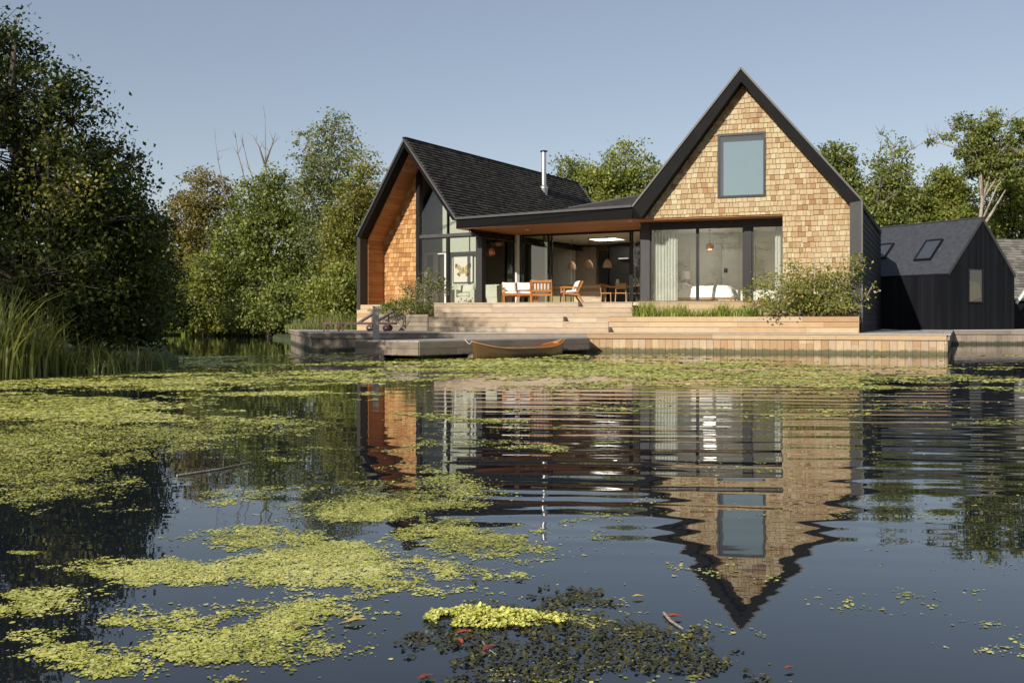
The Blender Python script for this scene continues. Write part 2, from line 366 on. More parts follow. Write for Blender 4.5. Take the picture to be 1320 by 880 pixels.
bk.build('wall_core', M['cedar'], house)
uw = frame_window(house, nR * (BW - .03), eR, nR, wx0, wx1, wz0, wz1, .075, .12, 'glass_up', 'window', 'frame', label='tall upper window in the right gable')
bl = MB(); bl.prism([R_(a, BW + .3, z) for a, z in ((wx0, wz0 + .0), (wx1, wz0 + .0), (wx1, wz1), (wx0, wz1))], nR * .01); bl.build('sky_reflection', M['sky_reflection'], uw)  # added sheet that carries the sky reflection in its colour
# ---- right wing body: side wall, roofs
DEP = 11.0
OR = R_(a_r, BW)
sw = MB(); clad(sw, OR - dR * 0 - eR * .04, dR, UP, V((dR.y, -dR.x, 0)), [[(0, DECK), (DEP, DECK), (DEP, ZE - .05), (0, ZE - .05)]], .205, .14, .3, .012, .03, .006, 0., jit=.01, grain='v', seed=5)
sw.build('side_wall', M['char'], house, label='black shingled side wall of the right wing')
swb = MB(); swb.prism([OR - eR * .05 + UP * DECK, OR - eR * .05 + dR * DEP + UP * DECK, OR - eR * .05 + dR * DEP + UP * (ZE - .06), OR - eR * .05 + UP * (ZE - .06)], -eR * .2); swb.build('side_wall_core', M['char'], house)
rf = MB()
for (a0, a1, z0, z1) in ((a_l, a_ap, ZE + .05, ZAP), (a_r, a_ap, ZE - .01, ZAP)):
    p0, p1 = R_(a0, BG + .06, z0 - .01), R_(a1, BG + .06, z1 - .01)
    rf.prism([p0, p1, p1 + dR * DEP, p0 + dR * DEP], -UP * .16)
rf.build('right_roof', M['slate'], house, label='steep dark roof of the right wing')
bw = MB(); bw.prism([R_(a_l + .3, BG + .4, FLOOR) + dR * (DEP - .3), R_(a_r - .2, BG + .4, FLOOR) + dR * (DEP - .3), R_(a_r - .2, BG + .4, ZE - .2) + dR * (DEP - .3), R_(a_ap, BG + .4, ZAP - .2) + dR * (DEP - .3), R_(a_l + .3, BG + .4, ZE - .2) + dR * (DEP - .3)], dR * .2); bw.build('rear_wall', M['char'], house)
# loft floor over the bedroom keeps daylight out of the roof space
# ---- bedroom glazing
BB = BW + 1.0
g0, g1 = aR_at(826, BB), aR_at(1009, BB)
cols = [aR_at(p, BB) for p in (826, 838, 899, 959, 969, 1009)]
mb = MB(); mb.obox(R_(cols[0], BB - .06, FLOOR - .1), eR, nR, UP, cols[1] - cols[0], .3, SOF - FLOOR + .1); mb.build('column', M['col'], house, label='dark grey pier left of the bedroom glazing')
zt = zat(293, R_(cols[2], BB).y)
mb = MB(); mb.obox(R_(cols[1], BB - .03, zt), eR, nR, UP, cols[5] - cols[1] + .1, .16, SOF - zt); mb.build('lintel', M['frame'], house)
mb = MB(); mb.obox(R_(cols[3], BB - .05, FLOOR), eR, nR, UP, cols[4] - cols[3], .16, zt - FLOOR - .002); mb.build('mullion_post', M['frame'], house)
for i, (u0, u1) in enumerate(((cols[1], cols[2]), (cols[2], cols[3]), (cols[4], cols[5] + .05))):
    frame_window(house, nR * (BB + .02 * (i == 1)), eR, nR, u0 + .002, u1 - .002, FLOOR + .003, zt - .002, .05, .07, 'glass', 'sliding_door', pane='door_glass')
# bedroom interior (shell)
I0, I1, IB = cols[1] - .25, cols[5] + .6, BB + 3.9
sh = MB()
sh.obox(R_(I0 - .1, BB + .2, FLOOR), eR, nR, UP, .1, IB - BB, 2.75); sh.obox(R_(I1, BB + .12, FLOOR), eR, nR, UP, .1, IB - BB, 2.75)
sh.obox(R_(I0 - .1, IB + .2, FLOOR), eR, nR, UP, I1 - I0 + .2, .1, 2.75)
for k in range(3): sh.obox(R_(I0 + 1.0 + k * 1.25, IB + .16, FLOOR), eR, nR, UP, 1.23, .04, 2.3)
sh.build('bedroom_wall', M['render'], house)
mb = MB(); mb.obox(R_(I0 - .1, BB + .1, FLOOR + 2.72), eR, nR, UP, I1 - I0 + .2, IB - BB, .12); mb.build('bedroom_ceiling', M['ceil'], house)
mb = MB(); mb.obox(R_(I0 - .3, BW - .2, FLOOR - .12), eR, nR, UP, I1 - I0 + .5, IB - BW + .4, .115); mb.build('bedroom_floor', M['oakfloor'], house)
dd = aR_at(948, IB + .1); mb = MB(); mb.obox(R_(dd - .5, IB + .1, FLOOR), eR, nR, UP, .8, .05, 2.1)
d = mb.build('bedroom_door', M['white'], house); mb = MB(); mb.box(dd - .42, dd - .3, IB + .05, IB + .1, FLOOR + 1.2, FLOOR + 1.36, e=(eR.x, eR.y)); mb.build('handle', M['frame'], d)

# ---- connector: fascia, gutter, soffit
n_out = -nL
ex = (B - C); Lx = V((ex.x, ex.y, 0)).length
mb = MB(); fe_ = R_(aR_at(827, BG), BG, SOF - .01); mb.face_pts([C + UP * -.34, fe_, B, C]); mb.prism([C + UP * -.341 + nL * .01, V((B.x, B.y, C.z - .33)) + nL * .01, B + nL * .01 - UP * .01, C + nL * .01 - UP * .01], nL * .3); mb.build('eaves_fascia', M['black'], house, label='black fascia under the long connecting eave')
mb = MB(); mb.bar(C - nL * .03 + UP * .03, B - nL * .03 + UP * .03, .10, .08); mb.build('gutter', M['trim'], house)
zs = SOF - .03
pts = [L_(-.02, .02), R_(a_l, BG + .1), R_(a_li, BW + .06), R_(ao1, BW + .06), R_(ao1, BB + .1), R_(cols[0] - .1, BB + .1), P3 + nL * .1, P2 + nL * .1, P1 + V((0, .1, 0))]
def soffit_mesh(poly, z):
    # boards running along eL, clipped against triangles of the polygon
    mb = MB(); c0 = V(poly[0])
    loc = [((V(p) - c0).dot(eL), (V(p) - c0).dot(nL)) for p in poly]
    from mathutils.geometry import tessellate_polygon
    tris = tessellate_polygon([[V((x, y, 0)) for x, y in loc]])
    regs = [[loc[i] for i in t] for t in tris]
    clad(mb, V((c0.x, c0.y, z)), eL, nL, -UP, regs, .14, 2.5, 4.5, .015, .015, .0, .008, seed=9)
    top = MB()
    for r in regs: top.prism([V((c0.x, c0.y, z + .002)) + eL * x + nL * y for x, y in r], UP * .1)
    return mb, top
s1, s2 = soffit_mesh(pts, zs)
so = s1.build('soffit', M['lining'], house, label='orange boarded soffit over the terrace'); s2.build('soffit_core', M['lining'], house)
for px, dy in ((672, 1.6), (906, 0)):
    if dy: p = C + ex * .30 + nL * 1.6
    else: p = R_(aR_at(812, BG + .6), BG + .6)
    mb = MB(); mb.lathe([(.0, -.03), (.09, -.03), (.09, 0), (.0, 0)], (p.x, p.y, zs - .012), 14)
    mb.build('downlight', M['white'], so)
# connector roof behind the gutter
mb = MB(); q0 = C + ex * .50 + UP * .02; q1 = B + UP * .0
r0 = C + ex * .5 + nL * 3.2 + UP * .25; top_l = pt(733, 268, 37.3); top_r = pt(840, 249, 37.0); back = pt(850, 255, 44)
mb.face_pts([q0, q1, V(R_(a_l + .1, BG + .5, ZE + .25)), top_r, top_l], .3)
mb.face_pts([C + UP * -.05 + nL * .05, q0 - UP * .05, top_l - UP * .02, L_(0, 9, ZE - .1)], .3)
mb.face_pts([q0 - UP * .05, B - UP * .05, top_r - UP * .05, R_(a_l + .5, BG + 9, ZE + .9), L_(1, 11, ZE + .0)], .3)
mb.build('connector_roof', M['slate'], house, label='low dark roof linking the two wings')
mb = MB(); mb.bar(top_l, top_r, .07, .05); mb.build('roof_edge', M['trim'], house)

# ---- left wing
LEN = sR
whl = .17
slopeR = (ZLA - C.z) / (0 - tA); slopeL = (ZLA - ZLW) / (tA - tW)
gf = MB(); a0 = (tW, ZLW); ap = (tA, ZLA); cc = (0, C.z)
inA = (tA, ZLA - whl * 1.5); inW = (tW + whl, ZLW - .08); inC = (-whl, C.z - .02)
for quad in ([a0, ap, inA, inW][::-1], [ap, cc, inC, inA][::-1]):
    gf.prism([L_(t, 0, z) for t, z in quad], nL * .46)
lg = MB(); lg.prism([L_(t, 0, z) for t, z in [(tW, ZLW - .002), (tW, FLOOR - .2), (tW + whl, FLOOR - .2), (tW + whl, ZLW - .082)]], nL * .46); lg.build('corner_leg', M['col'], house)  # paler grey paints sunlight on this leg, as on the right wing
gf.build('gable_frame', M['black'], house, label='black front frame of the left gable')
ed = MB()
for p, q in (((0, C.z), ap), (ap, a0)): ed.bar(L_(p[0], -.02, p[1] + .02), L_(q[0], -.02, q[1] + .02), .07, .05, up=nL)
ed.build('metal_edge', M['trim'], house)
# orange lining: left wall, left rake, right rake
def dirv(p, q):
    v = V(q) - V(p); return v.normalized(), v.length
ln = MB()
O = L_(tW + whl + .02, .46, FLOOR - .15)
clad(ln, O, nL, UP, eL, [[(0, 0), (1.1, 0), (1.1, ZLW - .1 - FLOOR + .15), (0, ZLW - .1 - FLOOR + .15)]], .085, 2, 3, .02, .02, .0, .012, seed=11)
pA, pW = L_(tA, .46, ZLA - whl * 1.5 - .02), L_(tW + whl + .02, .46, ZLW - .1)
v, ll = dirv(pW, pA); nn = nL.cross(v)
if nn.z > 0: nn = -nn
clad(ln, pW, nL, v, nn, [[(0, 0), (1.1, 0), (1.1, ll), (0, ll)]], .13, 2, 3, .02, .02, .0, .008, seed=12)
ln.build('porch_lining', M['lining'], house, label='orange cedar lining inside the left gable porch')
lb = MB(); pC = L_(-whl, .46, C.z - .05)
lb.prism([pW + UP * .0, pA, pA + nL * 1.1, pW + nL * 1.1], V((0, 0, .12))); lb.prism([pC, pA, pA + nL * 1.1, pC + nL * 1.1], V((0, 0, .12)))
lb.prism([O - eL * .01, O + nL * 1.1 - eL * .01, O + nL * 1.1 + UP * (ZLW - .1 - FLOOR + .15) - eL * .01, O + UP * (ZLW - .1 - FLOOR + .15) - eL * .01], -eL * .12)
lb.build('porch_lining_core', M['lining'], house)
# back wall of the porch
S = 1.5
tp = solve_line(L_(0, S), eL, 537); tp2 = solve_line(L_(0, S), eL, 541.5); tm = solve_line(L_(0, S), eL, 577)
zl = lambda t: (ZLW - .1) + (ZLA - .3 - ZLW + .1) * (t - tW - whl) / (tA - tW - whl) if t < tA else (ZLA - .3) + (C.z - .1 - ZLA + .3) * (t - tA) / (-tA)
tri = [(tW + whl, FLOOR - .15), (tp, FLOOR - .15), (tp, zl(tp)), (tA, zl(tA)), (tW + whl, zl(tW + whl))] if tp > tA else [(tW + whl, FLOOR - .15), (tp, FLOOR - .15), (tp, zl(tp)), (tW + whl, zl(tW + whl))]
mb = MB(); clad(mb, L_(0, S), eL, UP, -nL, [tri], .19, .10, .26, .012, .045, .010, 0., jit=.012, grain='v', seed=15); mb.build('porch_wall', M['cedar_fresh'], house, label='glowing orange shingle wall inside the left gable porch')
mb = MB(); mb.prism([L_(t, S + .003, z) for t, z in tri], nL * .2); mb.build('porch_wall_core', M['cedar_fresh'], house)
mb = MB(); mb.obox(L_(tp, S - .05, FLOOR), eL, nL, UP, tp2 - tp, .25, zl(tp2) - FLOOR - .02); mb.build('post', M['frame'], house)
mb = MB(); mb.obox(L_(tp2, S - .04, 4.24), eL, nL, UP, -tp2 + .05, .16, .13); mb.build('transom', M['trim'], house)
g = MB(); g.face_pts([L_(tp2, S + .04, 4.37), L_(0, S + .04, 4.37), L_(0, S + .04, zl(0)), L_(tp2, S + .04, zl(tp2))]); g.build('gable_glass', M['glass'], house)
mb = MB(); mb.obox(L_(tm - .03, S - .02, FLOOR), eL, nL, UP, .06, .12, 2.66); mb.obox(L_(tm - .03, S - .02, 4.37), eL, nL, UP, .06, .12, zl(tm) - 4.37 - .02); mb.build('mullion_post', M['frame'], house)
for u0, u1 in ((tp2, tm - .03), (tm + .03, -.02)):
    frame_window(house, L_(0, S), eL, nL, u0 + .002, u1 - .002, FLOOR + .003, 4.238, .045, .07, 'glass', 'glazed_panel')
mb = MB(); mb.obox(L_(-.06, S - .06, FLOOR - .02), eL, nL, UP, .28, .28, SOF - FLOOR - .02); mb.build('column', M['col'], house, label='dark corner column between porch and terrace')
# corner glazing P1-P2, bright post, sliding screens P2-P3
e12 = (P2 - P1).normalized(); n12 = V((-e12.y, e12.x, 0)); L12 = (P2 - P1).length
frame_window(house, P1, e12, n12, .25, L12 - .2, FLOOR + .003, SOF - .05, .05, .07, 'glass', 'glazed_panel')
mb = MB(); mb.obox(P2 - e12 * .16 - n12 * .08 + UP * FLOOR, e12, n12, UP, .16, .14, SOF - FLOOR - .05); mb.build('white_post', M['white'], house, label='white painted post at the corner of the glazing')
tk = lambda p: tK(p, 0)
frame_window(house, K_(0, .02), eK, nK, .02, tk(707), FLOOR + .003, SOF - .05, .06, .08, 'glass_g', 'sliding_door', mull=(tk(674),), pane='door_glass', label='half-open sliding glass door with green reflections')
frame_window(house, K_(0, .12), eK, nK, tk(707) - .3, tk(710), FLOOR + .003, SOF - .05, .05, .07, 'glass_g', 'sliding_door', pane='door_glass')
frame_window(house, K_(0, .02), eK, nK, tk(811), tk(826), FLOOR + .003, SOF - .05, .05, .08, 'glass', 'glazed_panel', mull=(tk(814.5),))
mb = MB(); mb.obox(K_(tk(709), 0, SOF - .12), eK, nK, UP, tk(811) - tk(709), .16, .07); mb.build('door_track', M['frame'], house)

# left roof: slope facing right, tiled
sl = (ZLA + .05 - (C.z + .02)); v, ll = dirv(L_(0, 0, C.z + .02), L_(tA, 0, ZLA + .05)); nn = nL.cross(v) * -1
if nn.z < 0: nn = -nn
Pr = L_(0, -.02, C.z + .06)
reg = [(0.0, -.9), (LEN, -.9), (LEN, ll), (0, ll)]
cutreg = [[(0.05, 0), (LEN, 0), (LEN, ll), (.05, ll)], [(.6, -.9), (LEN, -.9), (LEN, 0), (.05, 0)]]
mb = MB(); clad(mb, Pr, nL, v, nn, cutreg, .15, .16, .34, .008, .05, .01, 0., jit=.014, grain='v', seed=21)
lr = mb.build('left_roof', M['slate'], house, label='steep dark shingle roof of the left wing')
mb = MB(); mb.prism([Pr + nL * a + v * b - nn * .003 for a, b in ((.03, 0), (LEN, 0), (LEN, ll), (.03, ll))], -nn * .12)
pw = L_(tW, .02, ZLW + .0); pa = L_(tA, .02, ZLA + .0)
mb.prism([pw, pa, pa + nL * LEN, pw + nL * LEN], -UP * .15); mb.build('roof_deck', M['slate'], house)
mb = MB(); mb.bar(L_(tA, -.02, ZLA + .10), L_(tA, LEN, ZLA + .10), .16, .06); mb.build('ridge_cap', M['char'], lr)
mb = MB(); mb.bar(Pr + nL * LEN + nn * .02, Pr + nL * LEN + v * ll + nn * .02, .08, .1, up=nn); mb.build('rear_verge', M['trim'], lr)
mb = MB(); mb.prism([L_(tW + .1, LEN - .3, FLOOR), L_(tW + .1, LEN - .3, ZLW - .1), L_(tA, LEN - .3, ZLA - .2), L_(-.1, LEN - .3, C.z - .2), L_(-.1, LEN - .3, FLOOR)], nL * .2)
mb.prism([L_(tW + .03, .5, DECK), L_(tW + .03, LEN, DECK), L_(tW + .03, LEN, ZLW - .1), L_(tW + .03, .5, ZLW - .1)], eL * .1); mb.build('left_wing_wall', M['char'], house)
# flue
fp = hit(701, 247, Pr, nn); fs = fp.y * 1.0
fl = MB(); zt_ = zat(196, fp.y); r = 3.1 / F * fp.y
fl.lathe([(r * 1.0, -.5), (r * 1.0, zt_ - fp.z), (r * .98, zt_ - fp.z)], fp, 20)
f = fl.build('flue', M['steel'], house, smooth=False, label='tall steel flue pipe')
mb = MB(); mb.lathe([(r * 1.0, .28), (r * 1.7, .22), (r * 1.7, .15), (r * 1.35, -.1), (r * 1.3, -.4)], fp, 20); mb.build('flashing_collar', M['steel'], f)
mb = MB(); zc = zt_ - fp.z; mb.lathe([(.01, zc + .09), (r * 1.55, zc + .05), (r * 1.55, zc + .01), (r * 1.0, zc - .02)], fp, 20); mb.build('cowl', M['frame'], f)

# plinth under the left gable
tl0 = tW; mb = MB(); clad(mb, L_(0, .04, DECK), eL, UP, -nL, [[(tW - .02, 0), (0, 0), (0, FLOOR - DECK), (tW - .02, FLOOR - DECK)]], .168, .9, 2.2, .02, .02, .004, .006, seed=31)
mb.prism([L_(tW, .043, DECK), L_(0, .043, DECK), L_(0, .043, FLOOR - .005), L_(tW, .043, FLOOR - .005)], nL * 1.4)
mb.build('plinth', M['fresh'], house, label='timber plinth below the left gable')

# ---- living room shell
ls = MB()
S2 = 3.0
tR = solve_line(L_(0, S2), eL, 621)
ls.obox(L_(tW + .2, S2, FLOOR), eL, nL, UP, tR - tW - .2, .12, 2.75)                       # partition with the picture
ls.prism([L_(tW + .25, S2, FLOOR + 2.75), L_(tR, S2, FLOOR + 2.75), L_(tR, S2, C.z - .3 - slopeR * tR * 1), L_(tA, S2, ZLA - .5), L_(tW + .25, S2, ZLW - .3)], nL * .12)
ls.build('partition_wall', M['sage'], house, label='pale green partition wall behind the sofa')
mb = MB(); mb.obox(L_(tW + .15, S + .2, FLOOR), eL, nL, UP, .08, 9, 2.6); mb.obox(L_(tW + .2, S2 + 5.5, FLOOR), eL, nL, UP, 5, .1, 3.2)
mb.build('living_wall', M['ivory'], house)
back_s = 6.3
kb = MB(); kb.obox(K_(-3.2, back_s, FLOOR), eK, nK, UP, 9.6, .12, 2.9); kb.build('kitchen_wall', M['taupe'], house)
mb = MB(); mb.obox(P3 + nK * .1 + UP * FLOOR, nK, eK, UP, back_s, .12, 2.85); mb.build('kitchen_side_wall', M['render'], house)
fl_poly = [L_(tW + .1, S - .1), P1 + V((0, -.05, 0)), P2 + V((0, 0, 0)), P3, P3 + nK * (back_s + .2), K_(-4.5, back_s + .2), L_(tW + .1, 11)]
mb = MB(); mb.prism([V((p.x, p.y, FLOOR - .1)) for p in map(V, fl_poly)], UP * .096); mb.build('living_floor', M['oakfloor'], house)
cl_poly = [L_(.1, S + .1), P1 + V((.05, .1, 0)), P2 + V((0, .1, 0)), P3 + nK * .1, P3 + nK * (back_s + .2), K_(-3.4, back_s + .2), L_(.1, 9)]
# ceiling with a rooflight hole
hs0, hs1, hk0, hk1 = 3.0, 4.1, tK(763, 3.4), tK(798, 3.4)
mb = MB(); zc = SOF - .06
def kc(p): q = V(p) - V((P2.x, P2.y, 0)); return (q.dot(eK), q.dot(nK))
loc = [kc(p) for p in cl_poly]
big = 60
for reg in ([(-big, -big), (hk0, -big), (hk0, big), (-big, big)], [(hk1, -big), (big, -big), (big, big), (hk1, big)], [(hk0, -big), (hk1, -big), (hk1, hs0), (hk0, hs0)], [(hk0, hs1), (hk1, hs1), (hk1, big), (hk0, big)]):
    c = clip(loc if area(loc) > 0 else loc[::-1], reg)
    if len(c) > 2: mb.prism([K_(a, b, zc) for a, b in c], UP * .08)
mb.build('living_ceiling', M['ceil'], house)
mb = MB()
for (a0_, a1_, b0_, b1_) in ((hk0 - .02, hk0, hs0, hs1), (hk1, hk1 + .02, hs0, hs1), (hk0, hk1, hs0 - .02, hs0), (hk0, hk1, hs1, hs1 + .02)):
    mb.prism([K_(a0_, b0_, zc + .08), K_(a1_, b0_, zc + .08), K_(a1_, b1_, zc + .08), K_(a0_, b1_, zc + .08)], UP * 1.3)
mb.build('rooflight_shaft', M['white'], house)
mb = MB(); mb.prism([K_(hk0, hs0, zc + .1), K_(hk1, hs0, zc + .1), K_(hk1, hs1, zc + .1), K_(hk0, hs1, zc + .1)], UP * .02); mb.build('rooflight_glow_panel', M['glow'], house)  # added glowing panel in place of daylight through the rooflight
# joinery seen inside: doorway, post, sliding barn door, tall units, hood
def kbox(px0, px1, s, z0, z1, dep, name, mat, parent=None, **kw):
    mb = MB(); mb.obox(K_(tK(px0, s), s, z0), eK, nK, UP, tK(px1, s) - tK(px0, s), dep, z1 - z0); return mb.build(name, M[mat], parent or house, **kw)
def zk(py, px, s): return zat(py, K_(tK(px, s), s).y)
dk = MB(); u0_, u1_ = solve_line(L_(0, 4.9), eL, 617), solve_line(L_(0, 4.9), eL, 672); dk.obox(L_(u0_, 4.9, FLOOR), eL, nL, UP, u1_ - u0_, .1, 2.74); dk.build('dark_interior_backing', M['unit'], house)  # added dark sheet painting in the unlit depth of the room
dk = MB(); dk.obox(K_(tK(668, 1.9), 1.9, FLOOR), eK, nK, UP, tK(706, 1.9) - tK(668, 1.9), .1, 2.7); dk.build('olive_reflection_panel', M['olive'], house)  # added panel giving the sliding glass its green tree reflection
s = back_s - .3
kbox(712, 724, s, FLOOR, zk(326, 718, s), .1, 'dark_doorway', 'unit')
kbox(726, 731.5, s - .02, zk(364, 730, s), zk(338, 730, s), .05, 'narrow_window', 'white')
kbox(731.5, 739.5, s - .5, FLOOR, zk(317, 735, s - .5), .2, 'interior_post', 'ivory', label='ivory post beside the barn door')
kbox(710, 739.5, s - .5, zk(317, 725, s - .5), zk(314, 725, s - .5), .1, 'door_head', 'ivory')
bd = kbox(740, 768, s - .15, FLOOR, zk(319, 754, s), .06, 'barn_door', 'taupe', label='brown sliding barn door')
kbox(709, 768, s - .25, zk(314.5, 740, s), zk(313, 740, s), .04, 'rail', 'frame', bd)
kbox(772, 784, s - .1, FLOOR, zk(324, 776, s), .1, 'glazed_cupboard', 'unit')
kbox(786, 826, s - .7, FLOOR, zk(318, 800, s - .6), .6, 'tall_kitchen_unit', 'unit')
kbox(797, 810, s - 1.0, zk(334, 800, s - .9), zk(332.5, 800, s - .9), .3, 'shelf', 'white')
# ------------------------------------------------------------------ water, land
def water_mat():
    m, nt, out = new_mat('lake_water'); b = N_(nt, 'ShaderNodeBsdfPrincipled', Roughness=.0, IOR=1.46)
    b.inputs['Base Color'].default_value = (.013, .016, .020, 1); b.inputs['Specular IOR Level'].default_value = .62
    tc = N_(nt, 'ShaderNodeTexCoord'); sx = N_(nt, 'ShaderNodeSeparateXYZ'); L(nt, tc.outputs['Object'], sx.inputs[0])
    def rng(src, a, b_, c, d):
        n = N_(nt, 'ShaderNodeMapRange', interpolation_type='SMOOTHSTEP'); n.inputs[1].default_value = a; n.inputs[2].default_value = b_; n.inputs[3].default_value = c; n.inputs[4].default_value = d; L(nt, src, n.inputs[0]); return n.outputs[0]
    def mul(a, b_):
        n = N_(nt, 'ShaderNodeMath', operation='MULTIPLY'); L(nt, a, n.inputs[0])
        if hasattr(b_, 'links'): L(nt, b_, n.inputs[1])
        else: n.inputs[1].default_value = b_
        return n.outputs[0]
    def add(a, b_):
        n = N_(nt, 'ShaderNodeMath', operation='ADD'); L(nt, a, n.inputs[0]); L(nt, b_, n.inputs[1]); return n.outputs[0]
    # long swell running towards the bank, strongest in the middle right
    mp = N_(nt, 'ShaderNodeMapping'); mp.inputs['Rotation'].default_value = (0, 0, math.radians(5)); L(nt, tc.outputs['Object'], mp.inputs[0])
    def wave(sc, dist, ds):
        w = N_(nt, 'ShaderNodeTexWave', Scale=sc, Distortion=dist, Detail=1.5); w.bands_direction = 'Y'; w.inputs['Detail Scale'].default_value = ds; L(nt, mp.outputs[0], w.inputs['Vector']); return w.outputs['Fac']
    w1 = wave(.50, 3.0, .45); w2 = wave(1.25, 4.0, .7)
    mY = mul(rng(sx.outputs[1], 3.2, 5.6, 0, 1), rng(sx.outputs[1], 9.5, 16, 1, .12))
    mX = rng(sx.outputs[0], -2.2, .8, .06, 1)
    mask = mul(mY, mX)
    mp2 = N_(nt, 'ShaderNodeMapping'); mp2.inputs['Scale'].default_value = (.45, 1.5, 1); L(nt, tc.outputs['Object'], mp2.inputs[0])
    n1 = N_(nt, 'ShaderNodeTexNoise', Scale=1.6, Detail=3., Roughness=.5); L(nt, mp2.outputs[0], n1.inputs['Vector'])
    n2 = N_(nt, 'ShaderNodeTexNoise', Scale=9., Detail=3.); L(nt, mp2.outputs[0], n2.inputs['Vector'])
    patch = N_(nt, 'ShaderNodeTexNoise', Scale=.35, Detail=2.); L(nt, tc.outputs['Object'], patch.inputs['Vector']); pm = rng(patch.outputs[0], .4, .62, .25, 1)
    far = rng(sx.outputs[1], 13, 24, 0, 1)
    h = add(add(mul(mul(mul(w1, mask), .0042), rng(patch.outputs[0], .3, .7, .45, 1)), mul(mul(mul(w2, mask), .0020), pm)), add(mul(n1.outputs[0], .0011), mul(mul(n2.outputs[0], pm), .00012)))
    h = add(h, mul(mul(mul(n1.outputs[0], far), pm), .002))
    bp = N_(nt, 'ShaderNodeBump', Strength=1., Distance=1.); L(nt, h, bp.inputs['Height']); L(nt, bp.outputs[0], b.inputs['Normal'])
    L(nt, b.outputs[0], out.inputs[0]); return m
mb = MB(); mb.face_pts([(-1500, -600, 0), (1500, -600, 0), (1500, 2500, 0), (-1500, 2500, 0)]); mb.build('lake_water', water_mat(), None, kind='structure')
M['grass_ground'] = plain('rough_grass_ground', (.055, .075, .022), .95, var=.45, scale=1.5, bump=.05)
shore = [(-1500, 8), (-60, 9), (-16, 12.6), (-11, 14.4), (-8.6, 15.6), (-6.9, 17.6), (-6.7, 20), (-8.6, 25), (-13.4, 38), (-20, 55), (-22.6, 63), (-21.5, 66), (-15.5, 66), (-12.5, 52), (-9.4, 43), (-5.6, 37.5), (-3.2, 33.4),
         (1.0, 32.2), (4.0, 32), (9.5, 30.0), (12.2, 34), (15.6, 40.6), (20.9, 40.6), (26, 43), (60, 46), (1500, 90), (1500, 2500), (-1500, 2500)]
mb = MB(); zt = .14
def lift(p): return (p[0], p[1], zt if p[1] < 1000 else 1.2)
from mathutils.geometry import tessellate_polygon
tris = tessellate_polygon([[V((x, y, 0)) for x, y in shore]])
for t in tris: mb.face_pts([lift(shore[i]) for i in t])
for i in range(len(shore)):
    p, q = shore[i], shore[(i + 1) % len(shore)]
    mb.face_pts([lift(p), lift(q), (q[0], q[1], -.6), (p[0], p[1], -.6)])
mb.build('ground', M['grass_ground'], None, kind='structure')

# ------------------------------------------------------------------ deck round the house
DF = 29.37                                     # front line of the right deck along nR
dl = V((-6.1, 30.5, 0)); dm = V((2.29, 30.3, 0)); d1 = solve_line(nR * DF, eR, 1220); dr = R_(d1, DF); m0 = solve_line(nR * DF, eR, 757); dmR = R_(m0, DF)
dbl = V((-9.3, 42, 0)); dbr = dr + V((5.8, 12.9, 0))
deck = thing('timber_deck', 'broad timber deck on vertical plank piling along the water below the house', 'deck', (dmR.x, dmR.y, 0))
poly = [dl, dmR, dr, dbr, V((9, 42, 0)), V((3, 36, 0)), V((-4, 38.6, 0)), dbl]
c0 = dl
def board_poly(poly, z, e, rh, mat, name, parent, seed, cl=(2.5, 4.8), th=.03, inset=.0, **kw):
    e = V(e); n = V((-e.y, e.x, 0)); loc = [((p - c0).dot(e), (p - c0).dot(n)) for p in poly]
    t = tessellate_polygon([[V((x, y, 0)) for x, y in loc]]); mb = MB()
    clad(mb, V((c0.x, c0.y, z - th)), e, n, UP, [[loc[i] for i in q] for q in t], rh, cl[0], cl[1], th, th, .003, .007, seed=seed)
    return mb.build(name, M[mat], parent, **kw)
board_poly([dl, dmR, V((3, 36, 0)), V((-4, 38.6, 0)), dbl], DECK, (1, 0, 0), .145, 'silver', 'deck_boards', deck, 41, label='silvery weathered deck boards')
board_poly([dmR, dr, dbr, V((9, 42, 0)), V((3, 36, 0))], DECK, dR, .145, 'silver', 'deck_boards', deck, 42)
def edge(p, q, mat, seed, bw, parent, fh=.14, over=.05, depth=-.4, lab=None):
    """fascia board on top of a run of vertical piles"""
    p, q = V((p[0], p[1], 0)), V((q[0], q[1], 0)); e = (q - p).normalized(); o = V((e.y, -e.x, 0)); Lg = (q - p).length
    mb = MB(); clad(mb, p + UP * depth, UP, e, o, [[(0, 0), (DECK - .04 - depth, 0), (DECK - .04 - depth, Lg), (0, Lg)]], bw, 2, 3, .03, .03, .004, .008, jit=.0, seed=seed)
    # piles are uneven at face
    mb.obox(p - o * .04 + UP * depth, e, -o, UP, Lg, .05, DECK - .06 - depth, .4)
    mb.build('plank_piling', M[mat], parent, label=lab)
    mb = MB(); x = 0; R = random.Random(seed)
    while x < Lg:
        w = min(R.uniform(2.4, 3.8), Lg - x); mb.obox(p + e * (x + .002) + o * .032 + UP * (DECK - fh - .025), e, o, UP, w - .006, over, fh, R.random()); x += w
    mb.build('fascia_board', M[mat], parent)
    mb = MB(); mb.obox(p - o * .1 + UP * (DECK - .026) - e * .02, e, o, UP, Lg + .04, .10 + .03 + over + .03, .03, .6); mb.build('edge_board', M['silver' if mat == 'grey' else 'step'], parent)
edge(dl, dmR, 'grey', 51, .21, deck, lab='weathered grey plank piling stained green at the waterline')
edge(dmR, dr, 'fresh', 52, .2, deck, lab='fresh orange plank piling')
edge(dr, dbr, 'grey', 53, .2, deck); edge(dbl, dl, 'grey', 54, .24, deck)
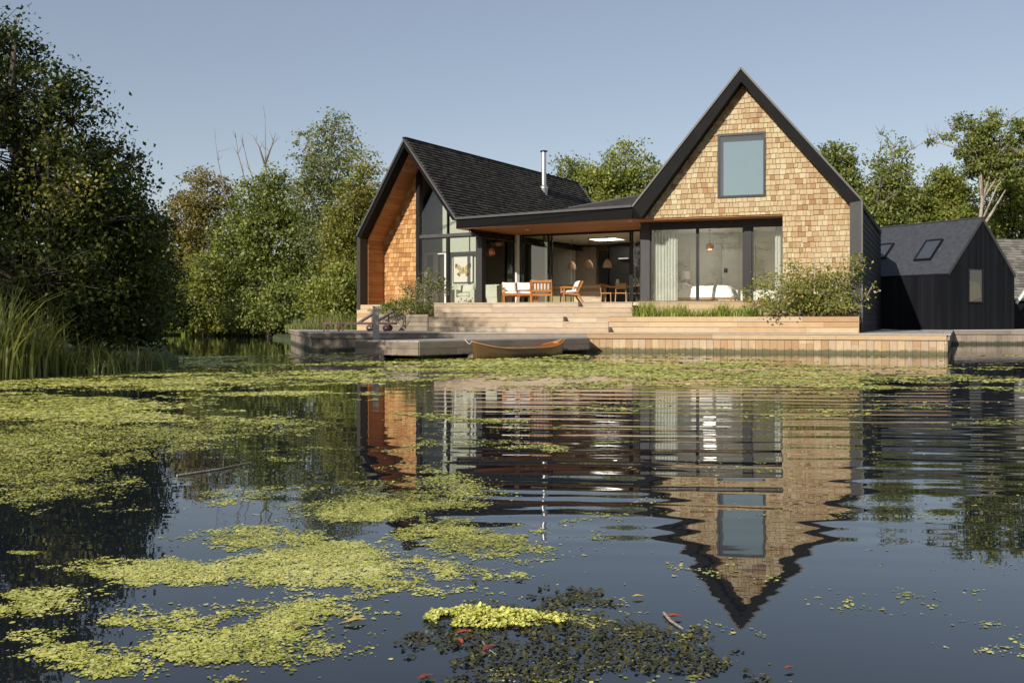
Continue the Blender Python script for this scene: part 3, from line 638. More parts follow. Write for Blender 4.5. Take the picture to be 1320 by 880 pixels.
# shed deck
sdl = V((17.25, 39.6, 0)); sdr = V((20.35, 39.5, 0)); c0 = sdl
sdk = thing('small_timber_landing', 'narrow grey timber landing in front of the black shed', 'deck', (18.8, 39.6, 0))
board_poly([sdl, sdr, sdr + V((4, 2.2, 0)), V((24, 46, 0)), sdl + V((0, 6, 0))], DECK, (1, 0, 0), .145, 'silver', 'deck_boards', sdk, 43)
edge(sdl, sdr, 'grey', 55, .2, sdk); edge(sdr, sdr + V((4, 2.2, 0)), 'grey', 56, .2, sdk)

# ------------------------------------------------------------------ stepped terrace
st = thing('stepped_terrace', 'wide pale timber steps and bench blocks climbing from deck to glazed terrace', 'steps', tuple(R_(-8, 33, DECK)))
BP = 31.65
def aat(px, b): return aR_at(px, b)
def step(b, px0, px1, z0, z1, dep, seed, mat='step', name='step', **kw):
    """a step block: boarded riser in rows of .17 and boarded tread"""
    a0, a1 = aat(px0, b), aat(px1, b); mb = MB(); o = nR * b + UP * z0
    clad(mb, o, eR, UP, -nR, [[(a0, 0), (a1, 0), (a1, z1 - z0 - .03), (a0, z1 - z0 - .03)]], .168, 1.6, 3.6, .018, .018, .004, .014, seed=seed)
    mb.obox(o + eR * a0 + nR * .003, eR, nR, UP, a1 - a0, dep, z1 - z0 - .032, .3)
    clad(mb, nR * (b - .04) + UP * (z1 - .03), eR, nR, UP, [[(a0 - .01, 0), (a1 + .015, 0), (a1 + .015, dep + .04), (a0 - .01, dep + .04)]], .14, 2, 4, .03, .03, .004, .008, seed=seed + 100)
    clad(mb, o + eR * (a1), nR, UP, eR, [[(0, 0), (dep, 0), (dep, z1 - z0 - .03), (0, z1 - z0 - .03)]], .168, 3, 4, .012, .012, .004, .007, seed=seed + 7)
    return mb.build(name, M[mat], st, **kw)
Z = [DECK, .73, .90, 1.065, 1.235, 1.40, FLOOR]
step(31.25, 553, 784, DECK, Z[1], 2.2, 61)
step(31.65, 553, 726, Z[1], Z[3], 1.8, 62, name='bench_block', label='long lower bench block of two boards')
step(31.66, 726.3, 784, Z[1], Z[2], 1.8, 63); step(32.02, 726.3, 790, Z[2], Z[3], 1.5, 64)
step(32.42, 560, 815, Z[3], Z[4], 1.8, 65)
step(33.05, 560, 745, Z[4], FLOOR, 3.2, 66, name='bench_block', label='long upper bench block forming the terrace edge')
step(33.06, 745.3, 815, Z[4], Z[5], .6, 67); step(33.42, 745.3, 815, Z[5], FLOOR, 3.0, 68)
# terrace floor boards up to the glazing (one level)
mb = MB(); c0 = V((0, 0, 0))
tp_ = [R_(aat(561, 33.0) , 34.8), R_(aat(815, 33.6), 35.0), V((P3.x, P3.y, 0)), V((P2.x, P2.y, 0)), V((P1.x, P1.y, 0)), L_(tW + .4, 1.4)]
board_poly([V((p.x, p.y, 0)) for p in tp_], FLOOR - .004, eR, .14, 'step', 'terrace_boards', st, 71)
# front edge of the floor under the bedroom glazing
a0, a1 = aat(823, 32.75), aat(1009, BG) + 1.0
mb = MB(); clad(mb, nR * 32.75 + UP * (Z[3] - .1), eR, UP, -nR, [[(a0, 0), (a1 - .0, 0), (a1 - .0, FLOOR - Z[3] + .07), (a0, FLOOR - Z[3] + .07)]], .17, 2, 3.5, .018, .018, .004, .007, seed=73)
mb.obox(R_(a0, 32.753, DECK), eR, nR, UP, a1 - a0, 2.3, FLOOR - DECK - .04, .4)
clad(mb, nR * 32.70 + UP * (FLOOR - .035), eR, nR, UP, [[(a0, 0), (a1, 0), (a1, 1.9), (a0, 1.9)]], .14, 2, 4, .03, .03, .004, .008, seed=74)
mb.build('threshold_step', M['fresh'], st, label='pinkish boarded ledge under the bedroom glazing')

def planter(name, label, b, px0, px1, z0, z1, dep, seed, mat, E=eR, Nn=nR, O=None, plan=None):
    if plan is None: O2 = nR * b; a0, a1 = aat(px0, b), aat(px1, b)
    else: O2, a0, a1 = plan
    p = thing(name, label, 'planter', tuple(O2 + E * ((a0 + a1) / 2) + UP * z0))
    mb = MB(); o = O2 + UP * z0; h = z1 - z0
    clad(mb, o, E, UP, -Nn, [[(a0, 0), (a1, 0), (a1, h), (a0, h)]], .168, 1.8, 4, .03, .03, .004, .014, seed=seed)
    clad(mb, o + E * a1, Nn, UP, E, [[(0, 0), (dep, 0), (dep, h), (0, h)]], .168, 2, 4, .03, .03, .004, .008, seed=seed + 1)
    mb.obox(o + E * a0, E, Nn, UP, .05, dep, h, .5); mb.obox(o + E * (a0 + .05) + Nn * .003, E, Nn, UP, a1 - a0 - .055, .04, h - .01, .5); mb.obox(o + E * (a1 - .05) + Nn * .045, E, Nn, UP, .047, dep - .05, h - .01, .5); mb.obox(o + E * (a0 + .05) + Nn * (dep - .05), E, Nn, UP, a1 - a0 - .1, .05, h - .012, .5)
    mb.build('board_sides', M[mat], p)
    mb = MB(); mb.obox(o + E * (a0 + .051) + Nn * .046, E, Nn, UP, a1 - a0 - .11, dep - .1, h - .08); mb.build('soil', M['soil'], p); return p
planter('long_timber_planter', 'long timber planter of grasses under the bedroom glazing', BP, 785, 1106, DECK, Z[3] + .0, 1.0, 81, 'fresh')
pe = V((eL.x, eL.y, 0)).normalized()
planter('weathered_timber_planter', 'weathered grey planter behind the sun loungers', 0, 0, 0, DECK, Z[3] + .1, .9, 83, 'grey', E=pe, Nn=nL, plan=(L_(0, -1.0), solve_line(L_(0, -1.0), eL, 487), solve_line(L_(0, -1.0), eL, 551)))

# ------------------------------------------------------------------ pontoon, float, mooring post
pz0, pz1 = .10, .45
pc = [V((-3.8, 24.25, 0)), V((-2.2, 23.5, 0)), V((2.2, 28.55, 0)), V((2.2, 30.0, 0)), V((1.15, 30.0, 0))]
po = thing('floating_pontoon', 'low grey floating timber pontoon on a black float', 'pontoon', (-1, 26, 0)); c0 = pc[0]
board_poly(pc, pz1, (pc[2] - pc[1]).normalized(), .14, 'silver', 'deck_boards', po, 91)
for i, (p, q) in enumerate(zip(pc, pc[1:] + pc[:1])):
    e = (q - p).normalized(); o = V((e.y, -e.x, 0)); mb = MB(); clad(mb, p + UP * pz0, e, UP, o, [[(0, 0), ((q - p).length, 0), ((q - p).length, pz1 - pz0 - .03), (0, pz1 - pz0 - .03)]], .165, 1.5, 3, .03, .03, .004, .008, seed=92 + i)
    mb.obox(p - o * .05 + UP * pz0, e, o, UP, (q - p).length, .049, pz1 - pz0 - .035, .4)
    mb.build('side_boards', M['grey'], po)
mb = MB(); fe = (pc[2] - pc[1]).normalized(); fn = V((-fe.y, fe.x, 0)); Of = pc[1] - fe * .02 + fn * .1
for q in (0, 3.2): mb.prism([Of + fe * (q + .15) + UP * .10, Of + fe * (q + .35) + UP * -.3, Of + fe * (q + 1.6) + UP * -.3, Of + fe * (q + 1.85) + UP * .10], fn * 1.3)
mb.build('float', M['sleeve'], po)
pp = V((K(484.5) * 25.6, 25.6, 0)); mp_ = thing('mooring_post', 'square grey timber mooring post standing beside the pontoon', 'post', tuple(pp))
mb = MB(); mb.obox(pp - V((.07, .07, .8)), V((1, 0, 0)), V((0, 1, 0)), UP, .145, .145, .8 + zat(395, 25.6) - .02, .75); o = mb.build('post_shaft', M['silver'], mp_, bevel=.01)
mb = MB(); mb.obox(pp + V((-.078, -.078, zat(395, 25.6) - .02)), V((1, 0, 0)), V((0, 1, 0)), UP, .16, .16, .03, .9); mb.build('post_cap', M['silver'], mp_, bevel=.006)

# ------------------------------------------------------------------ shed
sc = V((17.95, 41, 0)); hd = math.radians(30.6); sA = V((math.cos(hd), math.sin(hd), 0)); sB = V((-math.sin(hd), math.cos(hd), 0))
shed = thing('black_boathouse', 'small black boarded shed with a pitched felt roof and two rooflights', 'shed', (sc.x, sc.y, DECK))
SW = solve_line(sc, sA, 1307); SL = 7.5; z0 = DECK; ze = zat(353, 41); za = zat(283, (sc + sA * SW / 2).y)
print('shed', SW, ze, za)
mb = MB(); clad(mb, sc, UP, sA, -sB, [[(z0, 0), (ze, 0), (za, SW / 2), (ze, SW), (z0, SW)]], .16, 6, 7, .02, .02, 0, .005, seed=101)
mb.prism([sc + UP * z0 + sB * .003, sc + sA * SW + UP * z0 + sB * .003, sc + sA * SW + UP * ze + sB * .003, sc + sA * SW / 2 + UP * za + sB * .003, sc + UP * ze + sB * .003], sB * .15, .4)
mb.build('gable_wall', M['char'], shed)
mb = MB(); clad(mb, sc, UP, sB, -sA, [[(z0, 0), (ze, 0), (ze, SL), (z0, SL)]], .16, 6, 7, .02, .02, 0, .005, seed=102); mb.obox(sc + UP * z0 + sA * .003, sA, sB, UP, .1, SL, ze - z0); mb.obox(sc + sA * (SW - .12) + UP * z0 + sB * .2, sA, sB, UP, .1, SL - .2, ze - z0)
mb.build('side_wall', M['char'], shed)
v1 = (sA * SW / 2 + UP * (za - ze)).normalized(); nn1 = (v1.cross(sB)).normalized(); nn1 = nn1 if nn1.z > 0 else -nn1; ll = (sA * SW / 2 + UP * (za - ze)).length
mb = MB(); o = sc + UP * (ze + .03) - v1 * .06 - sB * .04; mb.obox(o, v1, sB, nn1, ll + .06, SL + .04, .06)
v2 = (-sA * SW / 2 + UP * (za - ze)).normalized(); nn2 = v2.cross(sB); nn2 = nn2 if nn2.z > 0 else -nn2
o2 = sc + sA * SW + UP * (ze + .03) - v2 * .06 - sB * .04; mb.obox(o2 - nn2 * 0, v2, sB, nn2, ll + .04, SL + .04, .058)
rfs = mb.build('felt_roof', M['felt'], shed)
mb = MB(); mb.obox(sc + sA * (SW / 2 - .1) + UP * (za + .06) - sB * .06, sA, sB, UP, .2, SL + .05, .05); mb.bar(o - sB * .01, o + v1 * (ll + .05) - sB * .01, .03, .12, up=nn1); mb.bar(o2 - sB * .01, o2 + v2 * (ll + .05) - sB * .01, .03, .12, up=nn2); mb.build('roof_edging', M['trim'], rfs)
Pn = o + nn1 * .06
def onroof(px, py): q = hit(px, py, Pn, nn1) - Pn; return q.dot(sB), q.dot(v1)
for (lo, hi, lab) in (((1194, 336), (1201, 310.5), 'larger rooflight nearer the gable'), ((1134, 334), (1141, 315.5), 'rooflight half hidden by the house')):
    b0, a0 = onroof(*lo); b1, a1 = onroof(*hi); bc = (b0 + b1) / 2; a0, a1 = min(a0, a1), max(a0, a1); hw = .42
    mb = MB()
    for (x, y, lx, ly) in ((a0, bc - hw, a1 - a0, .06), (a0, bc + hw - .06, a1 - a0, .06), (a0, bc - hw + .06, .07, 2 * hw - .12), (a1 - .07, bc - hw + .06, .07, 2 * hw - .12)): mb.obox(Pn + v1 * x + sB * y + nn1 * .004, v1, sB, nn1, lx, ly, .09)
    f = mb.build('rooflight', M['frame'], shed, label=lab)
    mb = MB(); mb.prism([Pn + v1 * (a0 + .06) + sB * (bc - hw + .05) + nn1 * .05, Pn + v1 * (a1 - .06) + sB * (bc - hw + .05) + nn1 * .05, Pn + v1 * (a1 - .06) + sB * (bc + hw - .05) + nn1 * .05, Pn + v1 * (a0 + .06) + sB * (bc + hw - .05) + nn1 * .05], nn1 * .01); mb.build('pane', M['roofglass'], f)
u0, u1 = solve_line(sc, sA, 1247), solve_line(sc, sA, 1266); yy = (sc + sA * u0).y
wz = (zat(390, yy), zat(346, yy))
f = frame_window(shed, sc - sB * .075, sA, sB, u0, u1, wz[0], wz[1], .05, .06, 'glass_dark', 'window')
mb = MB(); q = sc - sB * .033; mb.prism([q + sA * (u0 + .06) + UP * (wz[0] + .05), q + sA * (u1 - .12) + UP * (wz[0] + .25), q + sA * (u1 - .25) + UP * (wz[0] + .85), q + sA * (u0 + .06) + UP * (wz[0] + .9)], -sB * .004); mb.build('cream_reflection', M['cream_glow'], f)  # made-up shape painting the warm reflection in the pane
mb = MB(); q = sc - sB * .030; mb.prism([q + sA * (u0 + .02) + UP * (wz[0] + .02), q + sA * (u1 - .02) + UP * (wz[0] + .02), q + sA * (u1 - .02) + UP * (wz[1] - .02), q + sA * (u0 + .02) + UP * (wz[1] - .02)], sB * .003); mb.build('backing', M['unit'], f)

# ------------------------------------------------------------------ neighbouring grey-roofed house
nb = thing('grey_roofed_cottage', 'old cottage with a grey shingled roof at the right edge behind the black shed', 'cottage', (24, 47, .4))
O = V((21.3, 46.5, 0)); E = V((.985, .17, 0)); Nn = V((-.17, .985, 0)); zr, zo = zat(309, 50), 1.95
v = (Nn * 3.2 + UP * (zr - zo)).normalized(); ll = (Nn * 3.2 + UP * (zr - zo)).length; nn = E.cross(v); 
mb = MB(); clad(mb, O - Nn * .3 + UP * zo, E, v, nn, [[(0, 0), (9, 0), (9, ll), (0, ll)]], .2, .2, .5, .02, .05, .008, 0, jit=.02, grain='v', seed=111); mb.prism([O - Nn * .3 + UP * zo - nn * .003, O - Nn * .3 + UP * zo + E * 9 - nn * .003, O - Nn * .3 + UP * zo + E * 9 + v * ll - nn * .003, O - Nn * .3 + UP * zo + v * ll - nn * .003], -nn * .1)
v3 = (-Nn * 3.2 + UP * (zr - zo)).normalized(); mb.prism([O + Nn * 6.1 + UP * zo, O + Nn * 6.1 + UP * zo + E * 9, O + Nn * 6.1 + UP * zo + E * 9 + v3 * ll, O + Nn * 6.1 + UP * zo + v3 * ll], UP * -.1)
rr = mb.build('roof', M['oldroof'], nb)
mb = MB(); mb.obox(O + UP * .4, E, Nn, UP, 9, 6, zo - .3); mb.prism([O + E * .1 + UP * (zo + .1), O + E * .1 + Nn * 5.8 + UP * (zo + .1), O + E * .1 + Nn * 2.9 + UP * (zr - .15)], E * .1); mb.build('wall', M['char'], nb)
c_ = pt(1310, 391, 45.9); d_ = pt(1326, 368, 45.9); mb = MB(); mb.bar(c_, d_, .12, .09); mb.build('bargeboard', M['white'], nb)
# ------------------------------------------------------------------ outdoor seats
def cushion(name, parent, c, sx, sy, sz, rot=(0, 0, 0), mat='stripe'):
    bm_pts = []; mb = MB(); n = 10; from mathutils import Euler
    E = Euler(rot).to_matrix(); c = V(c)
    def P(u, v, top):
        x, y = (u / n - .5) * 2, (v / n - .5) * 2; edge_ = (1 - abs(x) ** 4) * (1 - abs(y) ** 4)
        pin = 1 - .06 * (1 - abs(x)) * abs(y) - .0; z = sz / 2 * (edge_ ** .45) * (1 if top else -1)
        return c + E @ V((x * sx / 2 * (1 - .05 * (1 - y * y)), y * sy / 2 * (1 - .05 * (1 - x * x)), z))
    for top in (1, 0):
        for u in range(n):
            for v in range(n):
                q = [P(u, v, top), P(u + 1, v, top), P(u + 1, v + 1, top), P(u, v + 1, top)]; mb.face_pts(q if top else q[::-1], .5)
    return mb.build(name, M[mat], parent)
def seat(name, label, loc, rz, w, group, cat, backs=1):
    t = thing(name, label, cat, loc, rz, group, local=True); hw = w / 2
    for sx in (-1, 1):
        mb = MB(); x = sx * (hw - .025)
        mb.bar((x, -.30, 0), (x, -.27, .54), .045, .05, .3); mb.build('leg', M['furn'], t)
        mb = MB(); mb.bar((x, .42, 0), (x, .18, .36), .045, .06, .4); mb.bar((x, .18, .33), (x, .40, .76), .045, .055, .4); mb.build('leg', M['furn'], t)
        mb = MB(); mb.bar((x, -.33, .56), (x, .30, .54), .075, .03, .6); mb.build('armrest', M['furn'], t, bevel=.006)
        mb = MB(); mb.bar((x, -.30, .33), (x, .20, .28), .03, .06, .5); mb.build('side_rail', M['furn'], t)
    mb = MB(); mb.bar((-hw + .05, -.28, .31), (hw - .05, -.28, .31), .03, .07, .2); mb.bar((-hw + .05, .20, .27), (hw - .05, .20, .27), .03, .07, .2)
    k = int(w / .12)
    for i in range(k): x = -hw + .1 + (w - .2) * i / (k - 1); mb.bar((x, -.27, .33), (x, .20, .29), .04, .015, random.random())
    mb.build('seat_frame', M['furn'], t)
    mb = MB(); mb.bar((-hw + .05, .385, .735), (hw - .05, .385, .735), .03, .07, .3); mb.bar((-hw + .05, .235, .42), (hw - .05, .235, .42), .03, .05, .3)
    for i in range(k): x = -hw + .1 + (w - .2) * i / (k - 1); mb.bar((x, .24, .43), (x, .375, .71), .035, .015, random.random())
    mb.build('backrest', M['furn'], t)
    for i in range(backs):
        cx = (-hw + w * (i + .5) / backs)
        cushion('seat_cushion', t, (cx, -.04, .385), w / backs - .06, .52, .13, (.06, 0, 0), 'linen')
        cushion('back_cushion', t, (cx, .22, .60), w / backs - .04, .40, .15, (math.radians(66), 0, 0), 'stripe')
    return t
Gs = 'slatted wooden seats with striped cushions on the terrace'
seat('garden_bench', 'wooden two-seat bench with striped cushions on the terrace beside the white post', (K(667) * 36.6, 36.6, FLOOR), math.radians(6), 1.10, Gs, 'bench', 2)
seat('garden_armchair', 'wooden armchair with its slatted back to the water, striped cushion showing through', (K(698) * 35.2, 35.2, FLOOR), math.radians(176), .78, Gs, 'armchair')
seat('garden_armchair', 'wooden armchair seen side-on, rightmost of the terrace seats', (K(735) * 35.5, 35.5, FLOOR), math.radians(-84), .70, Gs, 'armchair')
tb = thing('low_table', 'small wooden table between the terrace seats', 'table', (K(679) * 35.7, 35.7, FLOOR), math.radians(8), local=True)
mb = MB(); mb.box(-.36, .36, -.3, .3, .43, .46, .6); mb.build('table_top', M['furn'], tb, bevel=.008)
for sx in (-1, 1):
    for sy in (-1, 1): mb = MB(); mb.bar((sx * .33, sy * .27, 0), (sx * .28, sy * .22, .43), .035, .035, .4); mb.build('leg', M['furn'], tb)
def lathe_thing(name, label, cat, loc, prof, mat, n=18, **kw):
    mb = MB(); mb.lathe(prof, (0, 0, 0), n); o = mb.build(name, M[mat], None, smooth=True, label=label, cat=cat, **kw); o.location = loc; return o
zt_ = FLOOR + .46
lathe_thing('jug', 'white jug standing on the low terrace table', 'jug', (K(682) * 35.6, 35.6, zt_), [(0, 0), (.06, 0), (.075, .06), (.06, .13), (.045, .17), (.055, .2), (.05, .2), (.04, .17), (.0, .15)], 'white')
tr = MB(); tr.box(-.14, .14, -.09, .09, 0, .015, .9); tr.box(-.14, .14, -.09, -.08, .015, .03); tr.box(-.14, .14, .08, .09, .015, .03); o = tr.build('tray', M['white'], None, label='flat white tray on the low terrace table', cat='tray'); o.location = (K(674) * 35.6, 35.6, zt_)
# ------------------------------------------------------------------ sun loungers
def lounger(label, loc, rz):
    t = thing('sun_lounger', label, 'sun lounger', loc, rz, 'dark timber sun loungers on the deck', local=True)
    for sy in (-1, 1):
        y = sy * .31; mb = MB(); mb.bar((0, y, .27), (2.0, y, .27), .04, .07, .4); mb.build('side_rail', M['dark_wood'], t)
        mb = MB(); mb.bar((.06, y, 0), (.06, y, .24), .05, .06, .5); mb.build('leg', M['dark_wood'], t)
        mb = MB(); mb.bar((1.72, y, .10), (1.72, y, .24), .05, .06, .5); mb.build('leg', M['dark_wood'], t)
        mb = MB(); mb.tube([(1.72, y + sy * .03, .115), (1.72, y + sy * .075, .115)], .115, 20, .5); w_ = mb.build('wheel', M['dark_wood'], t)
        mb = MB(); mb.tube([(1.72, y + sy * .02, .115), (1.72, y + sy * .09, .115)], .03, 12, .5); mb.build('hub', M['steel'], w_)
    mb = MB(); n = 12
    for i in range(n): x = .04 + 1.22 * i / n; mb.box(x, x + .085, -.29, .29, .29, .31, random.random())
    mb.build('seat_slats', M['lounger_top'], t)
    mb = MB(); h = V((1.28, 0, .31)); d = V((math.cos(math.radians(32)), 0, math.sin(math.radians(32)))); nz = V((-d.z, 0, d.x))
    for i in range(7): mb.obox(h + d * (.02 + i * .108) + V((0, -.29, 0)), d, V((0, 1, 0)), nz, .098, .58, .02, random.random())
    for y in (-.27, .24): mb.obox(h + V((0, y, 0)) - nz * .03, d, V((0, 1, 0)), nz, .78, .03, .028, .5)
    mb.build('backrest', M['lounger_top'], t)
    for nm_, p_, q_, w_ in (('prop', (1.75, 0, .28), h + d * .55, .03), ('axle', (1.72, -.31, .115), (1.72, .31, .115), .025), ('cross_rail', (.03, -.31, .26), (.03, .31, .26), .05), ('cross_rail', (1.98, -.31, .26), (1.98, .31, .26), .04)): mb = MB(); mb.bar(p_, q_, w_, w_, .5); mb.build(nm_, M['dark_wood'], t)
lounger('dark slatted sun lounger with wheels, the nearer and further right of the pair', (K(437) * 34.9, 34.9, DECK), math.radians(-3))
lounger('dark slatted sun lounger with wheels, the farther and further left of the pair', (K(418) * 36.1, 36.1, DECK), math.radians(-3))
# ------------------------------------------------------------------ canoe
q0, q1 = V((-.97, 23.9, 0)), V((1.42, 27.35, 0)); Lc = (q1 - q0).length
ca = thing('open_canoe', 'varnished brown open wooden canoe moored along the pontoon', 'canoe', tuple((q0 + q1) / 2), math.atan2(q1.y - q0.y, q1.x - q0.x), local=True)
def hull(inner):
    mb = MB(); NS, NC = 44, 14; rows = []
    for i in range(NS + 1):
        s = -1 + 2 * i / NS; b = .37 * max(0, 1 - abs(s) ** 2.3) ** .8 + .004; zt = .215 + .20 * abs(s) ** 3.2; zb = -.10 + .10 * abs(s) ** 5
        xo = s * Lc / 2
        if inner: b = max(.002, b - .018); zb += .02
        row = []
        for j in range(NC + 1):
            a = math.pi * j / NC; cx = -math.cos(a); y = b * math.copysign(abs(cx) ** .62, cx); z = zt - (zt - zb) * (math.sin(a) ** .62)
            rake = .07 * (1 - (z - zb) / (zt - zb + 1e-6)) * abs(s) ** 6 * -math.copysign(1, s)
            row.append(V((xo + rake, y, z)))
        rows.append(row)
    for i in range(NS):
        for j in range(NC):
            q = [rows[i][j], rows[i + 1][j], rows[i + 1][j + 1], rows[i][j + 1]]
            mb.face_pts(q[::-1] if inner else q, .5, [(i * .1, j * .05), (i * .1 + .1, j * .05), (i * .1 + .1, j * .05 + .05), (i * .1, j * .05 + .05)])
    return mb, rows
h1, rows = hull(False); h1.build('hull', M['canoe'], ca)
h2, r2 = hull(True); h2.build('hull_interior', M['canoe_in'], ca)
for side in (0, -1):
    mb = MB(); mb.tube([r[side] + V((0, (.008 if side else -.008), .008)) for r in rows], .017, 6, .5); mb.build('gunwale', M['canoe_rail'], ca)
for x in (-.55, .6): mb = MB(); mb.box(x - .03, x + .03, -.335, .335, .185, .21); mb.build('thwart', M['canoe_rail'], ca)
for x in (-1.25, 1.15): mb = MB(); mb.box(x - .14, x + .14, -.19, .19, .13, .155); mb.build('seat', M['canoe_in'], ca)
for s in (-1, 1):
    mb = MB(); mb.prism([(s * (Lc / 2 - .02), 0, .42), (s * (Lc / 2 - .42), .075, .325), (s * (Lc / 2 - .42), -.075, .325)], (0, 0, .02)); mb.build('end_deck', M['canoe_rail'], ca)
mb = MB(); p_ = V((-.97 - .02, 23.9, .40)); 
rp = MB(); rp.tube([q0 + V((.02, .02, .40)), q0 + V((-.06, .3, .36)), q0 + V((-.14, .6, .40)), q0 + V((-.2, .85, .465))], .007, 6); o = rp.build('mooring_rope', M['linen'], None, label='thin white rope tying the canoe to the pontoon', cat='rope')
# ------------------------------------------------------------------ curtains
def curtain(px0, px1, b, label, seed):
    a0, a1 = aR_at(px0, b), aR_at(px1, b); mb = MB(); R = random.Random(seed); n = int((a1 - a0) / .012); ph = 0; prof = []
    for i in range(n + 1):
        ph += R.uniform(.55, .95) * .95; prof.append((a0 + (a1 - a0) * i / n, .045 * math.sin(ph)))
    for (x, y), (x2, y2) in zip(prof, prof[1:]):
        k0, k1 = .85, 1.15
        mb.face_pts([R_(x, b + y * k1, FLOOR + .02), R_(x2, b + y2 * k1, FLOOR + .02), R_(x2, b + y2 * k0, FLOOR + 2.68), R_(x, b + y * k0, FLOOR + 2.68)], .5)
    o = mb.build('curtain', M['curtain'], None, smooth=True, label=label, cat='curtain', group='pale bedroom curtains')
curtain(841, 873, BB + .3, 'wide mint-white pleated curtain at the left of the bedroom glazing', 1)
curtain(999, 1007, BB + .3, 'narrow mint-white curtain at the right end of the bedroom glazing', 2)
# ------------------------------------------------------------------ bed, lamp
yb = BB + 1.5; ab0, ab1 = aR_at(868, yb + .5), aR_at(947, yb + .2); bw_ = 1.6; bl_ = ab1 - ab0
bed = thing('double_bed', 'low double bed with white linen behind the bedroom glass', 'bed', tuple(R_(ab0, yb, FLOOR)), -aR, local=True)
mb = MB(); mb.box(0, bl_, 0, bw_, .14, .26, .5)
mb.build('bed_base', M['oak'], bed, bevel=.01)
for x in (.1, bl_ - .15):
    for y in (.08, bw_ - .14): mb = MB(); mb.box(x, x + .06, y, y + .06, 0, .14); mb.build('leg', M['oak'], bed)
def soft(name, x0, x1, y0, y1, z0, z1, parent, seed, mat='linen'):
    mb = MB(); n = 16; R = random.Random(seed); hh = [[R.uniform(-.02, .02) for _ in range(n + 1)] for _ in range(n + 1)]
    def P(i, j):
        u, v = i / n, j / n; e = min(1, min(u, 1 - u) * 9) ** .5 * min(1, min(v, 1 - v) * 9) ** .5
        return V((x0 + (x1 - x0) * u, y0 + (y1 - y0) * v, z0 + (z1 - z0) * e + hh[i][j] * e))
    for i in range(n):
        for j in range(n): mb.face_pts([P(i, j), P(i + 1, j), P(i + 1, j + 1), P(i, j + 1)])
    mb.face_pts([V((x0, y0, z0)), V((x0, y1, z0)), V((x1, y1, z0)), V((x1, y0, z0))]); return mb.build(name, M[mat], parent, smooth=True)
soft('duvet', .15, bl_ + .03, -.05, bw_ + .05, .20, .62, bed, 3); soft('pillow', 0, .5, .1, .75, .5, .76, bed, 4); soft('pillow', 0, .5, .85, 1.5, .5, .76, bed, 5)
al = aR_at(884, IB - .3)
ns = thing('bedside_lamp', 'white drum-shaded bedside lamp left of the bed', 'lamp', tuple(R_(al, IB - .5, FLOOR + .72)), local=True)
mb = MB(); mb.lathe([(.09, 0), (.09, .02), (.03, .05), (.02, .2), (.02, .24)], n=16); mb.build('lamp_base', M['oak'], ns)
mb = MB(); mb.tube([(0, 0, .22), (0, 0, .52)], [.2, .18], 24, caps=False); mb.build('lamp_shade', M['white'], ns, smooth=True)
nt_ = thing('bedside_cabinet', 'small white cabinet carrying the bedside lamp', 'cabinet', tuple(R_(al, IB - .5, FLOOR)), -aR, local=True)
mb = MB(); mb.box(-.25, .25, -.2, .2, .1, .718); mb.build('cabinet_body', M['white'], nt_, bevel=.01); mb = MB(); mb.box(-.22, .22, -.22, -.202, .4, .66); mb.build('drawer_front', M['ivory'], nt_)
for x in (-.2, .2):
    for y in (-.15, .15): mb = MB(); mb.box(x - .02, x + .02, y - .02, y + .02, 0, .1); mb.build('foot', M['oak'], nt_)
# ------------------------------------------------------------------ pendant lamps
def pendant(label, p, ztop, r, h, mat, group, kind, name='pendant_lamp'):
    t = thing(name, label, 'pendant lamp', tuple(p), local=True, group=group)
    mb = MB(); mb.tube([(0, 0, h), (0, 0, ztop - p[2])], .006, 6); mb.build('cord', M['frame'], t)
    mb = MB(); mb.lathe([(.04, ztop - p[2] - .03), (.05, ztop - p[2])], n=12); mb.build('ceiling_rose', M['frame'], t)
    mb = MB()
    if kind == 'bell': mb.tube([(0, 0, z * h) for z in (0, .15, .35, .55, .72, .86, .93, 1.0)], [r, r * .99, r * .93, r * .80, r * .6, r * .34, r * .16, r * .1], 24, caps=False)
    else:
        prof = [(math.sin(a), .5 - .5 * math.cos(a)) for a in [math.pi * i / 14 for i in range(2, 15)]]
        mb.tube([(0, 0, z * h) for _, z in prof], [max(.01, s * r) for s, _ in prof], 10, caps=False)
    mb.build('shade', M[mat], t, smooth=kind == 'bell')
    mb = MB(); mb.lathe([(.0, h * .3), (.035, h * .34), (.045, h * .45), (.02, h * .6)], n=10); mb.build('bulb', M['white'], t)
zc_ = SOF - .06
for px, py, s, lab in ((737, 347, 3.0, 'pale wicker pendant lamp nearest the barn door post, leftmost of three'), (759, 345.5, 2.6, 'pale wicker pendant lamp in the middle of the three'), (783, 345, 2.2, 'pale wicker pendant lamp before the dark kitchen units, rightmost of three')):
    p = K_(tK(px, s), s); pendant(lab, (p.x, p.y, zat(py, p.y)), zc_, .19, .36, 'wicker', 'wicker bell pendants in the kitchen', 'bell')
for px, py, Y, lab in ((632, 332, 41.0, 'faceted copper pendant lamp hanging lower left behind the corner glass'), (641, 320.5, 41.6, 'faceted copper pendant lamp hanging higher right behind the corner glass')):
    pendant(lab, (K(px) * Y, Y, zat(py, Y)), zc_, .23, .42, 'copper', 'faceted copper pendants', 'globe')
p = R_(aR_at(915, BB + 2.6), BB + 2.6); pendant('small copper pendant lamp hanging over the bed', (p.x, p.y, zat(323, p.y)), FLOOR + 2.72, .15, .28, 'copper', 'faceted copper pendants', 'globe')
